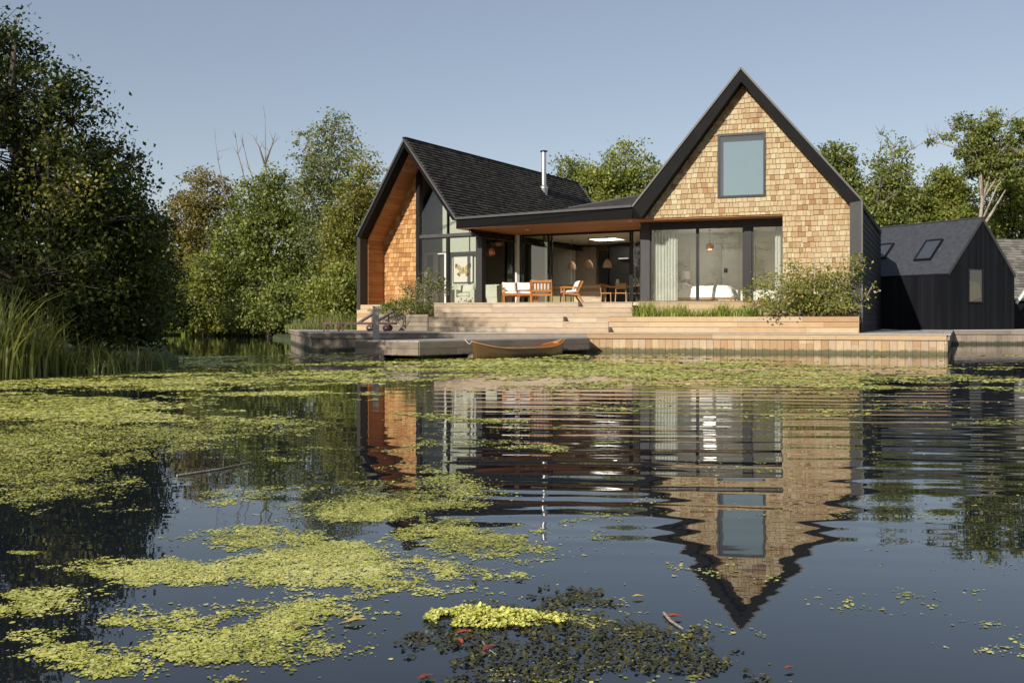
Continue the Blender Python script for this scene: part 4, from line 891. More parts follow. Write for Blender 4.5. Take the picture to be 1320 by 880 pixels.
# ------------------------------------------------------------------ sofas, picture, doors
def sofa(label, loc, rz, w, mat='sofa', cat='sofa', d=.85, name='sofa'):
    t = thing(name, label, cat, loc, rz, local=True); hw = w / 2
    mb = MB(); mb.box(-hw, hw, -d / 2, d / 2, .08, .30); mb.build('base', M[mat], t, bevel=.03)
    for sx in (-1, 1): mb = MB(); x = sx * (hw - .09); mb.box(x - .09, x + .09, -d / 2 - .001, d / 2 - .1, .30, .60); mb.build('armrest', M[mat], t, bevel=.05)
    mb = MB(); mb.box(-hw, hw, d / 2 - .2, d / 2 + .02, .302, .78); mb.build('backrest', M[mat], t, bevel=.06)
    n = max(1, round(w / .8))
    for i in range(n):
        cx = -hw + .18 + (w - .36) * (i + .5) / n; cushion('seat_cushion', t, (cx, -.12, .38), (w - .38) / n, d - .25, .2, mat=mat); cushion('back_cushion', t, (cx, .18, .64), (w - .38) / n, .4, .22, (math.radians(72), 0, 0), mat)
    for x in (-hw + .1, hw - .1):
        for y in (-d / 2 + .1, d / 2 - .1): mb = MB(); mb.box(x - .025, x + .025, y - .025, y + .025, 0, .08); mb.build('foot', M['oak'], t)
    return t
ps = L_(solve_line(L_(0, 2.35), eL, 602), 2.35); sofa('pale cream armchair below the butterfly picture', (ps.x, ps.y, FLOOR), -aL_ + math.radians(12), .95, name='armchair', cat='armchair')
sofa('olive-cream sofa behind the corner glass beside the terrace bench', (K(640) * 40.4, 40.4, FLOOR), math.radians(150), 1.3)
pic = thing('framed_picture', 'framed picture of a yellow and black butterfly on the pale green wall', 'picture', tuple(L_(solve_line(L_(0, S2 - .05), eL, 597), S2 - .05, zat(346, L_(-1, S2).y))), -aL_, local=True)
mb = MB(); [mb.box(*b) for b in ((-.5, .5, -.02, .02, -.57, -.54), (-.5, .5, -.02, .02, .54, .57), (-.5, -.47, -.02, .02, -.54, .54), (.47, .5, -.02, .02, -.54, .54))]; mb.build('frame', M['frame'], pic)
mb = MB(); mb.box(-.47, .47, 0, .015, -.54, .54); mb.build('paper', M['ivory'], pic)
M['wing'] = plain('yellow_wing', (.42, .29, .05), .8, var=.4, scale=14); M['wingdark'] = plain('dark_wing_edge', (.06, .045, .02), .8)
mb = MB(); md = MB()
for sx in (-1, 1):
    for pl_, m_, y in (([(.02, .02), (.16, .2), (.34, .24), (.36, .1), (.2, -.02)], mb, -.004), ([(.02, 0), (.2, -.04), (.28, -.16), (.18, -.24), (.06, -.14)], mb, -.004), ([(.26, .25), (.38, .27), (.39, .08), (.34, .12)], md, -.006), ([(.24, -.1), (.31, -.16), (.18, -.27), (.14, -.22)], md, -.006)):
        m_.prism([(sx * x, y, z - .05) for x, z in pl_], (0, -.002, 0))
md.prism([(-.02, -.008, -.2), (.02, -.008, -.2), (.02, -.008, .08), (-.02, -.008, .08)], (0, -.002, 0))
mb.build('butterfly_wings', M['wing'], pic); md.build('wing_edges', M['wingdark'], pic)
# french door on the partition
fd0, fd1 = solve_line(L_(0, S2 - .4), eL, 547), solve_line(L_(0, S2 - .4), eL, 575)
mid = (fd0 + fd1) / 2
for u0, u1 in ((fd0, mid - .01), (mid + .01, fd1)): frame_window(house, L_(0, S2 - .4), eL, nL, u0, u1, FLOOR + .003, zat(326, L_(mid, S2).y), .09, .06, 'glass', 'french_door', 'white', pane='door_glass')
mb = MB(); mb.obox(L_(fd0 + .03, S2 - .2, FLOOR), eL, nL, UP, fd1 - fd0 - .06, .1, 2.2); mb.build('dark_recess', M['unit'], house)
# ------------------------------------------------------------------ island, dining set
s = 1.9; i0, i1 = tK(688, s), tK(775, s); pi_ = K_(i0, s, FLOOR)
isl = thing('kitchen_island', 'boarded timber kitchen island behind the terrace armchairs', 'island', tuple(pi_)); mb = MB()
clad(mb, pi_, eK, UP, -nK, [[(0, 0), (i1 - i0, 0), (i1 - i0, .80), (0, .80)]], .14, 2, 3, .02, .02, .0, .006, seed=201); mb.obox(pi_ + nK * .003, eK, nK, UP, i1 - i0, .8, .80); mb.build('boarded_front', M['step'], isl)
mb = MB(); mb.obox(pi_ - nK * .05 - eK * .02 + UP * .805, eK, nK, UP, i1 - i0 + .04, .9, .04); mb.build('worktop', M['oak'], isl)
def chair(label, loc, rz, mat='oak', group='dining chairs behind the glass'):
    t = thing('dining_chair', label, 'chair', loc, rz, group, local=True)
    for x in (-.2, .2):
        for y in (-.2, .2): mb = MB(); mb.bar((x * 1.1, y * 1.1, 0), (x, y, .44), .03, .03); mb.build('leg', M[mat], t)
    mb = MB(); mb.box(-.23, .23, -.23, .23, .44, .475); mb.build('seat', M[mat], t, bevel=.01)
    mb = MB(); mb.bar((-.2, .21, .47), (-.2, .27, .84), .03, .03); mb.bar((.2, .21, .47), (.2, .27, .84), .03, .03); mb.prism([(-.2, .245, .62), (.2, .245, .62), (.2, .27, .84), (-.2, .27, .84)], (0, .02, 0)); mb.build('backrest', M[mat], t)
pc_ = lambda px, s: (lambda p: (p.x, p.y, FLOOR))(K_(tK(px, s), s))
chair('oak dining chair with a solid back just right of the timber island', pc_(784, 1.3), math.radians(60)); chair('oak dining chair at the middle of the dining table, back to the terrace', pc_(800, 1.5), math.radians(176))
chair('pale shell chair at the right end of the dining table', pc_(817, 2.0), math.radians(-80), 'sofa')
s = 2.2; dtb = thing('dining_table', 'oak dining table behind the open glazing', 'table', pc_(802, s), -math.atan2(-eK.y, eK.x), local=True)
mb = MB(); mb.box(-.85, .85, -.4, .4, .72, .76); mb.build('table_top', M['oak'], dtb)
for x in (-.75, .75):
    for y in (-.32, .32): mb = MB(); mb.box(x - .035, x + .035, y - .035, y + .035, 0, .72); mb.build('leg', M['frame'], dtb)
q = pc_(796, s - .1); lathe_thing('white_jug', 'white jug standing on the dining table', 'jug', (q[0], q[1], FLOOR + .76), [(0, 0), (.07, 0), (.09, .08), (.06, .18), (.05, .24), (.065, .28), (.05, .27), (0, .2)], 'white')
# ------------------------------------------------------------------ foliage
def rs(seed): return np.random.default_rng(seed)
M['lf_dark'] = leafmat('shaded_alder_leaves', [(.016, .028, .006), (.036, .054, .012), (.075, .095, .02), (.20, .19, .035)], .22, .5, .25)  # leaf colours darkened to paint the shade over the left bank
M['lf_green'] = leafmat('mid_green_leaves', [(0.09, 0.114, 0.026), (0.192, 0.222, 0.054), (0.324, 0.348, 0.096)], .3, .42, .4)
M['lf_bright'] = leafmat('fresh_green_leaves', [(0.132, 0.156, 0.034), (0.264, 0.288, 0.06), (0.408, 0.408, 0.108)], .35, .45, .35)
M['lf_olive'] = leafmat('olive_brown_leaves', [(0.144, 0.12, 0.036), (0.228, 0.186, 0.054), (0.324, 0.264, 0.078)], .3, .5, .3)
M['lf_yellow'] = leafmat('yellowing_leaves', [(0.12, 0.144, 0.034), (0.24, 0.24, 0.054), (0.384, 0.324, 0.072)], .35, .45, .35)
M['lf_grey'] = leafmat('grey_green_leaves', [(0.108, 0.138, 0.054), (0.192, 0.216, 0.09), (0.288, 0.3, 0.132)], .35, .45, .35)
M['lf_shrub'] = leafmat('shrub_leaves', [(.10, .14, .03), (.20, .23, .045), (.36, .34, .08), (.46, .32, .18)], .3, .4, .4)
M['blade'] = leafmat('grass_blades', [(.10, .16, .03), (.19, .26, .05), (.34, .36, .09)], .35, .45, .35)
M['blade_l'] = leafmat('sunny_grass_blades', [(.18, .24, .05), (.32, .38, .08), (.50, .50, .16)], .4, .45, .35)
M['reed'] = leafmat('reed_blades', [(.08, .10, .03), (.20, .22, .07), (.42, .40, .18)], .35, .5, .3)
def leaf_quads(c, size, r, up=.4, aspect=.62):
    """diamond leaves at points c (N,3)"""
    n = len(c); d = r.normal(size=(n, 3)); d[:, 2] -= .25; d /= np.linalg.norm(d, axis=1)[:, None]
    nn = r.normal(size=(n, 3)); nn[:, 2] += up * 2; s = np.cross(d, nn); s /= np.linalg.norm(s, axis=1)[:, None] + 1e-9
    ln = size * r.uniform(.6, 1.25, (n, 1)); fold = np.cross(s, d) * ln * .12
    v = np.empty((n, 4, 3)); v[:, 0] = c - d * ln * .5; v[:, 1] = c + s * ln * aspect * .5 + fold; v[:, 2] = c + d * ln * .5; v[:, 3] = c - s * ln * aspect * .5 + fold
    return v.reshape(-1, 3)
def tree(name, label, x, y, z0, lobes, leaves, lsize, mat, bark='bark', trunk=.14, seed=1, per=45, spread=.33, group=None, cat='tree', lean=(0, 0), stems=1, twig=.012, bare=0, crown='crown', twigp=.6, shell=.45):
    """lobes: (dx,dy,z,rx,ry,rz,weight) ellipsoids round the stem; a limb runs into each and twigs carry the leaf clusters"""
    r = rs(seed); t = thing(name, label, cat, (x, y, z0), local=True, group=group)
    tops = max(l[2] for l in lobes); wood_ = MB(); tz = np.linspace(-.4, tops, 9); pth = []
    for i, z in enumerate(tz): pth.append(V((lean[0] * z / tops + r.normal() * .06 * (i > 0) * trunk * 6, lean[1] * z / tops + r.normal() * .06 * (i > 0) * trunk * 6, z)))
    wood_.tube(pth, [trunk * (1 - .85 * i / 8) + .01 for i in range(9)], 7, .5)
    W = np.array([l[6] if len(l) > 6 else 1. for l in lobes]) * np.array([l[3] * l[4] * l[5] for l in lobes]) ** .67; W /= W.sum()
    pts = []; tn = []
    for li, l in enumerate(lobes):
        cx, cy, cz, rx, ry, rz = l[:6]; base = pth[max(0, min(8, int((cz - rz * .7) / tops * 8) - 1))]
        cen = V((cx, cy, cz)); mid = base.lerp(cen, .5) + V((r.normal() * .1, r.normal() * .1, .15 * (cen - base).length)); wood_.tube([base, mid, cen], [trunk * .45, trunk * .28, trunk * .12], 5, .5)
        k = max(3, int(W[li] * leaves / per)); u = r.normal(size=(k, 3)); u /= np.linalg.norm(u, axis=1)[:, None]; rad = r.uniform(shell, 1, (k, 1)) ** .6 * r.uniform(.85, 1.12, (k, 1))
        cl = np.array([cx, cy, cz]) + u * rad * np.array([rx, ry, rz]); cl = cl[cl[:, 2] > .15]
        for q in cl:
            if r.random() < twigp:
                qv = V(q); m2 = cen.lerp(qv, .5) + V((0, 0, .06 * (qv - cen).length)); wood_.tube([cen, m2, qv + (qv - cen).normalized() * .12], [twig * 1.8, twig, twig * .35], 4, .5, caps=False)
            m = int(per * r.uniform(.5, 1.4)); sp = spread * r.uniform(.6, 1.3); o = r.normal(size=(m, 3)) * np.array([sp, sp, sp * .6]); pts.append(q + o); tn.append(np.clip(r.normal(.45 + r.normal() * .14, .2, m), 0, 1))
    for b_ in range(bare):
        a = r.uniform(0, 6.28); l = lobes[int(r.integers(len(lobes)))]; s0 = V((l[0], l[1], l[2])); e_ = s0 + V((math.cos(a) * l[3] * 1.3, math.sin(a) * l[3] * 1.3, l[5] * r.uniform(.8, 1.5))); m_ = s0.lerp(e_, .5) + V((r.normal() * .15, r.normal() * .15, .2)); wood_.tube([s0, m_, e_], [twig * 2, twig * 1.4, twig * .5], 4, .5, caps=False)
        for _ in range(4): w0 = m_.lerp(e_, r.uniform(0, .8)); wood_.tube([w0, w0 + V((r.normal() * .35, r.normal() * .35, r.uniform(.2, .7)))], [twig, twig * .3], 4, .5, caps=False)
    P_ = np.concatenate(pts); T_ = np.concatenate(tn)
    wood_.build('trunk' if name.endswith('tree') else 'stems', M[bark], t, smooth=True)
    uniform_mesh(crown if name.endswith('tree') else 'foliage', leaf_quads(P_, lsize, r), 4, T_, M[mat], t); return t
def blades(name, label, plots, mat, group=None, cat='plant', seed=1, kind=None, parent=None, curve=.35, stalks=None):
    """plots: (x,y,z,count,spread,height,width)"""
    r = rs(seed); vs = []; tt = []
    for x, y, z, n, sp, h, w in plots:
        bx = x + r.normal(size=n) * sp; by = y + r.normal(size=n) * sp * .7; a = r.uniform(0, 6.283, n); hh = h * r.uniform(.55, 1.15, n); k = curve * r.uniform(.2, 1.6, n) * hh
        dx, dy = np.cos(a), np.sin(a); px, py = -dy, dx; tn = np.clip(r.normal(.5, .22, n), 0, 1)
        prev = None
        for i in range(5):
            u = i / 4.; cx = bx + dx * k * u ** 2.2; cy = by + dy * k * u ** 2.2; cz = z + hh * (u - .28 * u ** 3 * (k / hh) * 1.2); ww = w * (1 - u ** 1.6) * .5 + .0006
            l_ = np.stack([cx - px * ww, cy - py * ww, cz], 1); r_ = np.stack([cx + px * ww, cy + py * ww, cz], 1)
            if prev is not None: vs.append(np.stack([prev[0], prev[1], r_, l_], 1)); tt.append(tn)
            prev = (l_, r_)
    v = np.concatenate(vs).reshape(-1, 3); return uniform_mesh(name, v, 4, np.concatenate(tt), M[mat], parent, label=label, cat=cat, group=group, kind=kind)
def place(px, py_top, Y, z0=.4): return K(px) * Y, zat(py_top, Y) - z0
def lobes_px(x0, z0, Y, L_s):
    """ellipses given as they stand at distance Y -> lobes relative to the tree foot"""
    out = []; rr = random.Random(int(Y * 10 + x0 * 7))
    for (px, py, rx, ry, *w_) in L_s:
        s = Y / F; R_x = rx * s; out.append((K(px) * Y - x0, rr.uniform(-.5, .5) * R_x, zat(py, Y) - z0, R_x, R_x * rr.uniform(.75, 1.0), ry * s, w_[0] if w_ else 1.))
    return out
def ptree(name, label, px, Y, z0, L_s, leaves, lsize, mat, **kw):
    x = K(px) * Y; return tree(name, label, x, Y, z0, lobes_px(x, z0, Y, L_s), leaves, lsize, mat, **kw)
GL, GR = 'trees on the left bank', 'trees behind the black shed'
# near dark bank trees
ptree('alder_tree', 'tall dark alder filling the left edge of the photo, leafy twigs against the sky', 15, 18.5, .35, [(5, 60, 40, 40, .6), (70, 105, 40, 26, .6), (-50, 60, 80, 70), (10, 130, 90, 60), (-30, 200, 110, 80), (80, 150, 55, 55, .8), (150, 190, 26, 12, .5), (165, 230, 30, 12, .5), (95, 240, 80, 60), (20, 290, 110, 80), (130, 290, 75, 60), (60, 370, 120, 70), (-60, 330, 100, 100)], 46000, .095, 'lf_dark', seed=11, trunk=.2, per=46, spread=.19, group=GL)
ptree('alder_tree', 'dark leaning alder spreading over the water beside the reeds, left bank', 120, 19.2, .35, [(140, 215, 45, 35, .7), (175, 275, 45, 35, .5), (110, 270, 60, 50), (160, 330, 62, 55), (110, 380, 80, 60), (175, 395, 40, 45, .8), (120, 440, 85, 35), (180, 445, 30, 25)], 32000, .095, 'lf_dark', seed=12, trunk=.13, per=40, spread=.17, group=GL)
ptree('alder_tree', 'yellow-flecked young alder glimpsed in front of the darker trees, far left', 62, 17.6, .35, [(60, 180, 30, 55), (100, 250, 40, 30), (60, 270, 40, 40)], 1500, .08, 'lf_yellow', seed=13, trunk=.03, per=14, spread=.22, group=GL, bark='bark', twigp=.12)
ptree('alder_tree', 'dark bushy alder at the outer corner of the left bank behind the leaning one', 165, 27, .35, [(150, 300, 40, 50), (195, 330, 22, 60), (190, 390, 28, 50), (160, 400, 45, 45)], 12000, .10, 'lf_dark', seed=14, trunk=.12, per=40, spread=.3, group=GL)
# trees that stand on the near bank beside the camera (their shade reaches the left bank)
base_t = tree('alder_tree', 'broad alder on the near bank left of the photo, outside the frame', -15.5, 8.6, .35, [(0, 0, 7.2, 2.6, 2.6, 2.4), (-1.5, .6, 5, 2.6, 2.5, 2), (1.6, -.4, 5, 2.3, 2.3, 2), (.2, .8, 3, 2.8, 2.6, 1.8), (.8, 0, 9.2, 1.9, 1.9, 1.6)], 13000, .16, 'lf_dark', seed=15, trunk=.2, per=40, spread=.4, group=GL)
for x, y, s, lab in ((-20.5, 13.5, 1.15, 'second broad alder on the near bank, outside the frame'), (-14.8, 15.6, 1.1, 'third broad alder on the near bank, outside the frame'), (-17.5, -20, 1.0, 'broad alder on the bank behind the camera'), (-26, -17, 1.1, 'second broad alder on the bank behind the camera')):
    c_ = copy_tree(base_t); c_.location = (x, y, .35); c_.scale = (s, s, s); c_.rotation_euler.z = x; c_['label'] = lab
base_t.scale = (.92, .92, .92)
# far bank, left of the house
ptree('birch_tree', 'olive-brown birch with drooping twigs at the left of the far bank', 262, 68, .4, [(262, 255, 28, 38), (245, 285, 32, 40), (280, 290, 30, 45), (235, 320, 25, 40), (290, 250, 16, 25), (262, 340, 40, 50), (225, 265, 10, 18, .5)], 16000, 0.207, 'lf_olive', seed=21, trunk=.16, per=40, spread=0.34, group=GL, bark='bark_pale')
ptree('alder_tree', 'big dark green alder in the middle of the far bank', 345, 64, .4, [(345, 235, 22, 28, .8), (330, 265, 35, 40), (370, 270, 32, 40), (350, 310, 55, 50), (310, 330, 40, 50), (385, 330, 35, 50), (340, 370, 60, 50), (390, 385, 40, 40)], 30000, 0.232, 'lf_green', seed=22, trunk=.2, per=45, spread=0.34, group=GL)
ptree('birch_tree', 'tall airy silver-green birch left of the house', 425, 62, .4, [(430, 165, 22, 28, .5), (400, 195, 20, 28, .5), (445, 195, 18, 30, .5), (420, 225, 32, 35, .8), (400, 255, 25, 30, .8), (440, 260, 28, 35, .8), (420, 300, 36, 40)], 12000, 0.207, 'lf_grey', seed=23, trunk=.13, per=22, spread=0.34, group=GL, bark='bark_pale')
ptree('willow_tree', 'yellowing willow close against the left gable', 465, 57, .4, [(470, 215, 22, 28, .4), (480, 240, 18, 25, .5), (455, 260, 30, 30, .8), (445, 300, 32, 35), (470, 310, 28, 40), (450, 350, 34, 40), (455, 385, 34, 30)], 17000, 0.207, 'lf_yellow', seed=24, trunk=.13, per=34, spread=0.34, group=GL, bark='bark_pale', bare=4)
ptree('willow_bush', 'light green willow bush at the waterline of the far bank, below the birch', 262, 63.5, .3, [(250, 385, 40, 30), (285, 380, 35, 35), (262, 410, 38, 20), (300, 410, 30, 18), (235, 400, 26, 26), (280, 345, 35, 30)], 14000, 0.207, 'lf_bright', seed=25, trunk=.05, per=45, spread=0.31, cat='bush', group='bushes along the far bank')
ptree('willow_bush', 'mid green rounded bush at the waterline left of the deck', 345, 60, .3, [(340, 400, 45, 28), (370, 395, 35, 35), (320, 410, 28, 18), (385, 410, 28, 20)], 12000, 0.207, 'lf_green', seed=26, trunk=.05, per=45, spread=0.31, cat='bush', group='bushes along the far bank')
ptree('willow_bush', 'bright leafy bush between the deck and the left gable', 430, 50, .35, [(415, 385, 22, 26), (440, 370, 22, 36), (455, 390, 20, 24), (425, 405, 26, 14)], 8000, 0.183, 'lf_bright', seed=27, trunk=.04, per=40, spread=0.27, cat='bush', group='bushes along the far bank')
ptree('willow_bush', 'dark bush beyond the left bank trees at the head of the channel', 205, 56, .35, [(205, 370, 30, 50), (215, 400, 26, 32), (190, 330, 25, 55)], 9000, 0.207, 'lf_dark', seed=28, trunk=.06, per=45, spread=0.31, cat='bush', group='bushes along the far bank')
def dead_tree(label, Y, lines, rad, seed):
    x0 = K(lines[0][0][0]) * Y; t = thing('dead_tree', label, 'dead tree', (x0, Y, .4), local=True, group='bare dead trees on the far bank'); r = rs(seed); mb = MB()
    for ln_ in lines:
        P = [V((K(a) * Y - x0, r.normal() * .2, zat(b, Y) - .4)) for a, b in ln_]; n = len(P); mb.tube(P, [rad * (1 - .85 * i / (n - 1)) for i in range(n)], 6, .5)
        for i in range(1, n):
            for _ in range(2): q = P[i - 1].lerp(P[i], r.random()); mb.tube([q, q + V((r.normal() * .35, r.normal() * .2, r.uniform(.3, .9)))], [rad * .25, rad * .07], 4, .5)
    mb.build('branches', M['bark_dead'], t, smooth=True)
dead_tree('bare dead tree with two tall forked stems above the dark alder', 65, [[(338, 400), (334, 300), (320, 250), (308, 200), (302, 168)], [(334, 300), (328, 240), (322, 215), (314, 180)], [(336, 320), (345, 260), (341, 205), (342, 148)], [(342, 215), (334, 190), (326, 175)], [(342, 210), (350, 190), (356, 172)]], .085, 31)
dead_tree('thin bare curving dead stem left of the taller dead tree', 67, [[(310, 400), (300, 280), (288, 240), (280, 205), (278, 178)], [(292, 250), (283, 235), (270, 225)]], .065, 32)
# behind the house
ptree('ash_tree', 'light green ash above the roof right of the flue', 800, 70, .4, [(810, 200, 22, 18, .6), (835, 215, 18, 20, .6), (790, 225, 30, 22), (825, 240, 35, 25), (770, 235, 25, 20), (800, 265, 50, 25), (850, 250, 25, 30)], 15000, 0.232, 'lf_bright', seed=41, trunk=.2, per=38, spread=0.34)
ptree('ash_tree', 'darker loose-leaved ash between the flue and the light green ash', 738, 72, .4, [(735, 215, 24, 12, .5), (755, 235, 26, 20), (722, 232, 16, 16, .6), (745, 262, 35, 22)], 7000, 0.220, 'lf_green', seed=42, trunk=.16, per=26, spread=0.34)
ptree('poplar_tree', 'single leafy tree tip showing over the ridge left of the flue', 664, 75, .4, [(661, 222, 7, 8), (668, 226, 6, 8), (664, 245, 12, 16)], 1200, 0.220, 'lf_green', seed=43, trunk=.1, per=20, spread=0.25)
# right of the house
ptree('oak_tree', 'dark-leaved tree rising directly behind the right slope of the main gable', 1068, 62, .4, [(1075, 205, 22, 20, .7), (1060, 215, 14, 16, .5), (1092, 222, 16, 18, .7), (1080, 245, 28, 24), (1100, 260, 20, 24)], 8000, 0.220, 'lf_green', seed=51, trunk=.16, per=32, spread=0.31, group=GR)
ptree('oak_tree', 'half-bare twiggy tree with thin top left of the pale-trunked tree', 1148, 60, .4, [(1150, 190, 18, 14, .18), (1135, 205, 16, 14, .35), (1165, 205, 14, 16, .3), (1150, 228, 22, 18, .8), (1142, 255, 28, 24), (1165, 265, 24, 24), (1125, 275, 26, 24), (1150, 290, 40, 18)], 12000, 0.220, 'lf_green', seed=52, trunk=.17, per=26, spread=0.28, group=GR, bare=16, bark='bark_dead', twig=.02)
ptree('ash_tree', 'rounded bright green ash behind the shed roof', 1218, 60, .4, [(1220, 232, 22, 16, .8), (1205, 255, 26, 20), (1235, 252, 24, 22), (1200, 280, 30, 20), (1230, 285, 34, 22), (1250, 300, 30, 20)], 14000, 0.220, 'lf_bright', seed=53, trunk=.18, per=40, spread=0.33, group=GR)
ptree('pine_tree', 'tall pale-trunked tree with spreading dark crown at the right edge', 1257, 55, .4, [(1240, 158, 14, 9, .7), (1265, 170, 20, 14), (1285, 152, 14, 8, .7), (1255, 195, 24, 16), (1290, 190, 24, 18), (1275, 215, 30, 16), (1305, 215, 22, 18), (1225, 175, 9, 5, .5), (1200, 182, 8, 4, .4), (1315, 165, 16, 12, .8), (1335, 185, 22, 20)], 14000, 0.183, 'lf_green', seed=54, trunk=.17, per=36, spread=0.20, group=GR, bark='bark_pale', bare=12, twig=.016, lean=(.3, 0))
ptree('oak_tree', 'wide leafy oak filling the gap above the grey cottage roof', 1300, 62, .4, [(1290, 250, 30, 26), (1320, 235, 30, 30), (1280, 285, 30, 24), (1315, 285, 35, 28), (1350, 260, 40, 50), (1265, 300, 22, 16)], 16000, 0.220, 'lf_bright', seed=55, trunk=.2, per=42, spread=0.33, group=GR)
ptree('oak_tree', 'low leafy tree between the main house and the shed', 1120, 66, .4, [(1120, 300, 30, 30), (1095, 290, 22, 24), (1165, 305, 34, 22), (1190, 300, 24, 20)], 8000, 0.220, 'lf_green', seed=56, trunk=.14, per=40, spread=0.33, group=GR)
mb = MB(); Y = 54; mb.tube([pt(1262, 300, Y), pt(1280, 272, Y), pt(1296, 245, Y)], [.10, .07, .03], 6); mb.tube([pt(1280, 272, Y), pt(1286, 260, Y - .2)], [.03, .01], 4); o = mb.build('leaning_branch', M['bark_pale'], None, smooth=True, label='pale bare branch leaning diagonally before the right-hand trees', cat='branch')
# far wood closing the horizon: reads as one mass
r = rs(77); N = 26000; a = r.uniform(-.80, .80, N); Yw = r.uniform(92, 120, N); xx = a * Yw; hmax = 7.0 + 2.0 * np.sin(xx * .13) + 1.3 * np.sin(xx * .31 + 2) + r.normal(size=N) * .5
zz = .3 + hmax * r.uniform(0, 1, N) ** .8
uniform_mesh('distant_wood', leaf_quads(np.stack([xx, Yw, zz], 1), .75, r, aspect=.7), 4, np.clip(r.normal(.4, .2, N), 0, 1), M['lf_green'], None, kind='stuff', label='far wood closing the view behind the nearer trees', cat='wood')
# ------------------------------------------------------------------ shrubs and grasses near the house
def pshrub(label, px, Y, z0, L_s, leaves, lsize, mat, **kw): return ptree('leafy_shrub', label, px, Y, z0, L_s, leaves, lsize, mat, trunk=.02, twig=.008, cat='shrub', group='shrubs in front of the house', **kw)
pshrub('large loose pink-tinged shrub spilling over the right end of the long planter', 1050, 30.85, Z[3] - .1, [(1010, 375, 38, 26), (1050, 372, 40, 34), (1085, 368, 34, 34), (1100, 345, 18, 22, .6), (1030, 350, 24, 16, .5), (975, 375, 22, 16, .6), (985, 358, 12, 12, .35), (1118, 378, 14, 16, .5), (1070, 395, 50, 14), (1103, 328, 6, 8, .6), (1000, 395, 40, 13), (1060, 380, 46, 20)], 7000, .10, 'lf_shrub', seed=61, per=14, spread=.12, shell=.2, bark='bark_pale')
pshrub('slender airy shrub standing before the left gable glazing', 548, 37.4, 1.1, [(545, 370, 16, 14), (560, 362, 14, 12), (530, 375, 14, 12), (550, 352, 10, 8, .6), (570, 372, 12, 10), (540, 388, 22, 12)], 1900, .085, 'lf_grey', seed=62, per=12, spread=.13, shell=.2, bark='bark_pale')
pshrub('dense green mound of planting in the weathered planter', 520, 37.2, 1.1, [(500, 395, 14, 9), (520, 392, 16, 10), (540, 398, 16, 8), (485, 402, 10, 6), (558, 402, 10, 5)], 3200, .07, 'lf_green', seed=63, per=20, spread=.1, shell=.1)
R = random.Random(5)
for i in range(17):
    px = 822 + i * 9.6 + R.uniform(-3, 3); b = BP + .35 + R.uniform(-.15, .25); q = R_(aR_at(px, b), b)
    side = 'at the left end of the long planter' if i < 4 else ('in the middle of the long planter' if i < 12 else 'beside the pink-tinged shrub')
    blades('grass_clump', 'arching green grass clump ' + side, [(q.x, q.y, Z[3] - .12, 70, .09, R.uniform(.42, .78), .03)], 'blade_l', group='grass clumps in the long planter', seed=100 + i, curve=.6)
for i, px in enumerate((494, 505, 516, 528, 540, 549)):
    q = L_(solve_line(L_(0, -.7), eL, px), -.7); blades('grass_clump', 'green grass clump in the weathered planter behind the loungers', [(q.x, q.y, 1.1, 50, .08, R.uniform(.3, .45), .016)], 'blade', group='grass clumps in the weathered planter', seed=130 + i, curve=.6)
blades('bank_grass', 'tall rough grass between the deck and the far bank bushes', [(K(p) * 43.5 + R.uniform(-.3, .3), 43.5 + R.uniform(-.8, 1.5), .4, 90, .28, R.uniform(.6, 1.0), .03) for p in range(383, 458, 6)], 'reed', seed=150, kind='stuff', cat='grass')
blades('shore_grass', 'fringe of grass along the far waterline', [(K(p) * 64.5 + R.uniform(-.5, .5), 65.5 + R.uniform(-.2, .6), 0., 60, .4, R.uniform(.6, 1.2), .06) for p in range(215, 385, 3)], 'blade', seed=151, kind='stuff', cat='grass')
# reeds on the left bank
pl = []
for i in range(34):
    px = R.uniform(-60, 150) ; Y = 15.2 + max(0, (px) / 55) + R.uniform(0, .9); pl.append((K(px) * Y, Y, .0, 26, .14, R.uniform(.9, 1.75) if px < 75 else R.uniform(.4, .85), .036))
blades('reed_bed', 'pale green reeds crowding the water edge at the far left', pl, 'reed', seed=160, kind='stuff', cat='reeds', curve=.5)
pl = [(K(px) * Y, Y, .0, 30, .2, .55, .03) for px, Y in ((150, 17.6), (175, 18.2), (195, 19), (205, 20.5), (130, 17.0), (110, 16.6))]
blades('bank_sedge', 'low dark sedge at the waterline below the leaning alder', pl, 'reed', seed=161, kind='stuff', cat='sedge', curve=.7)
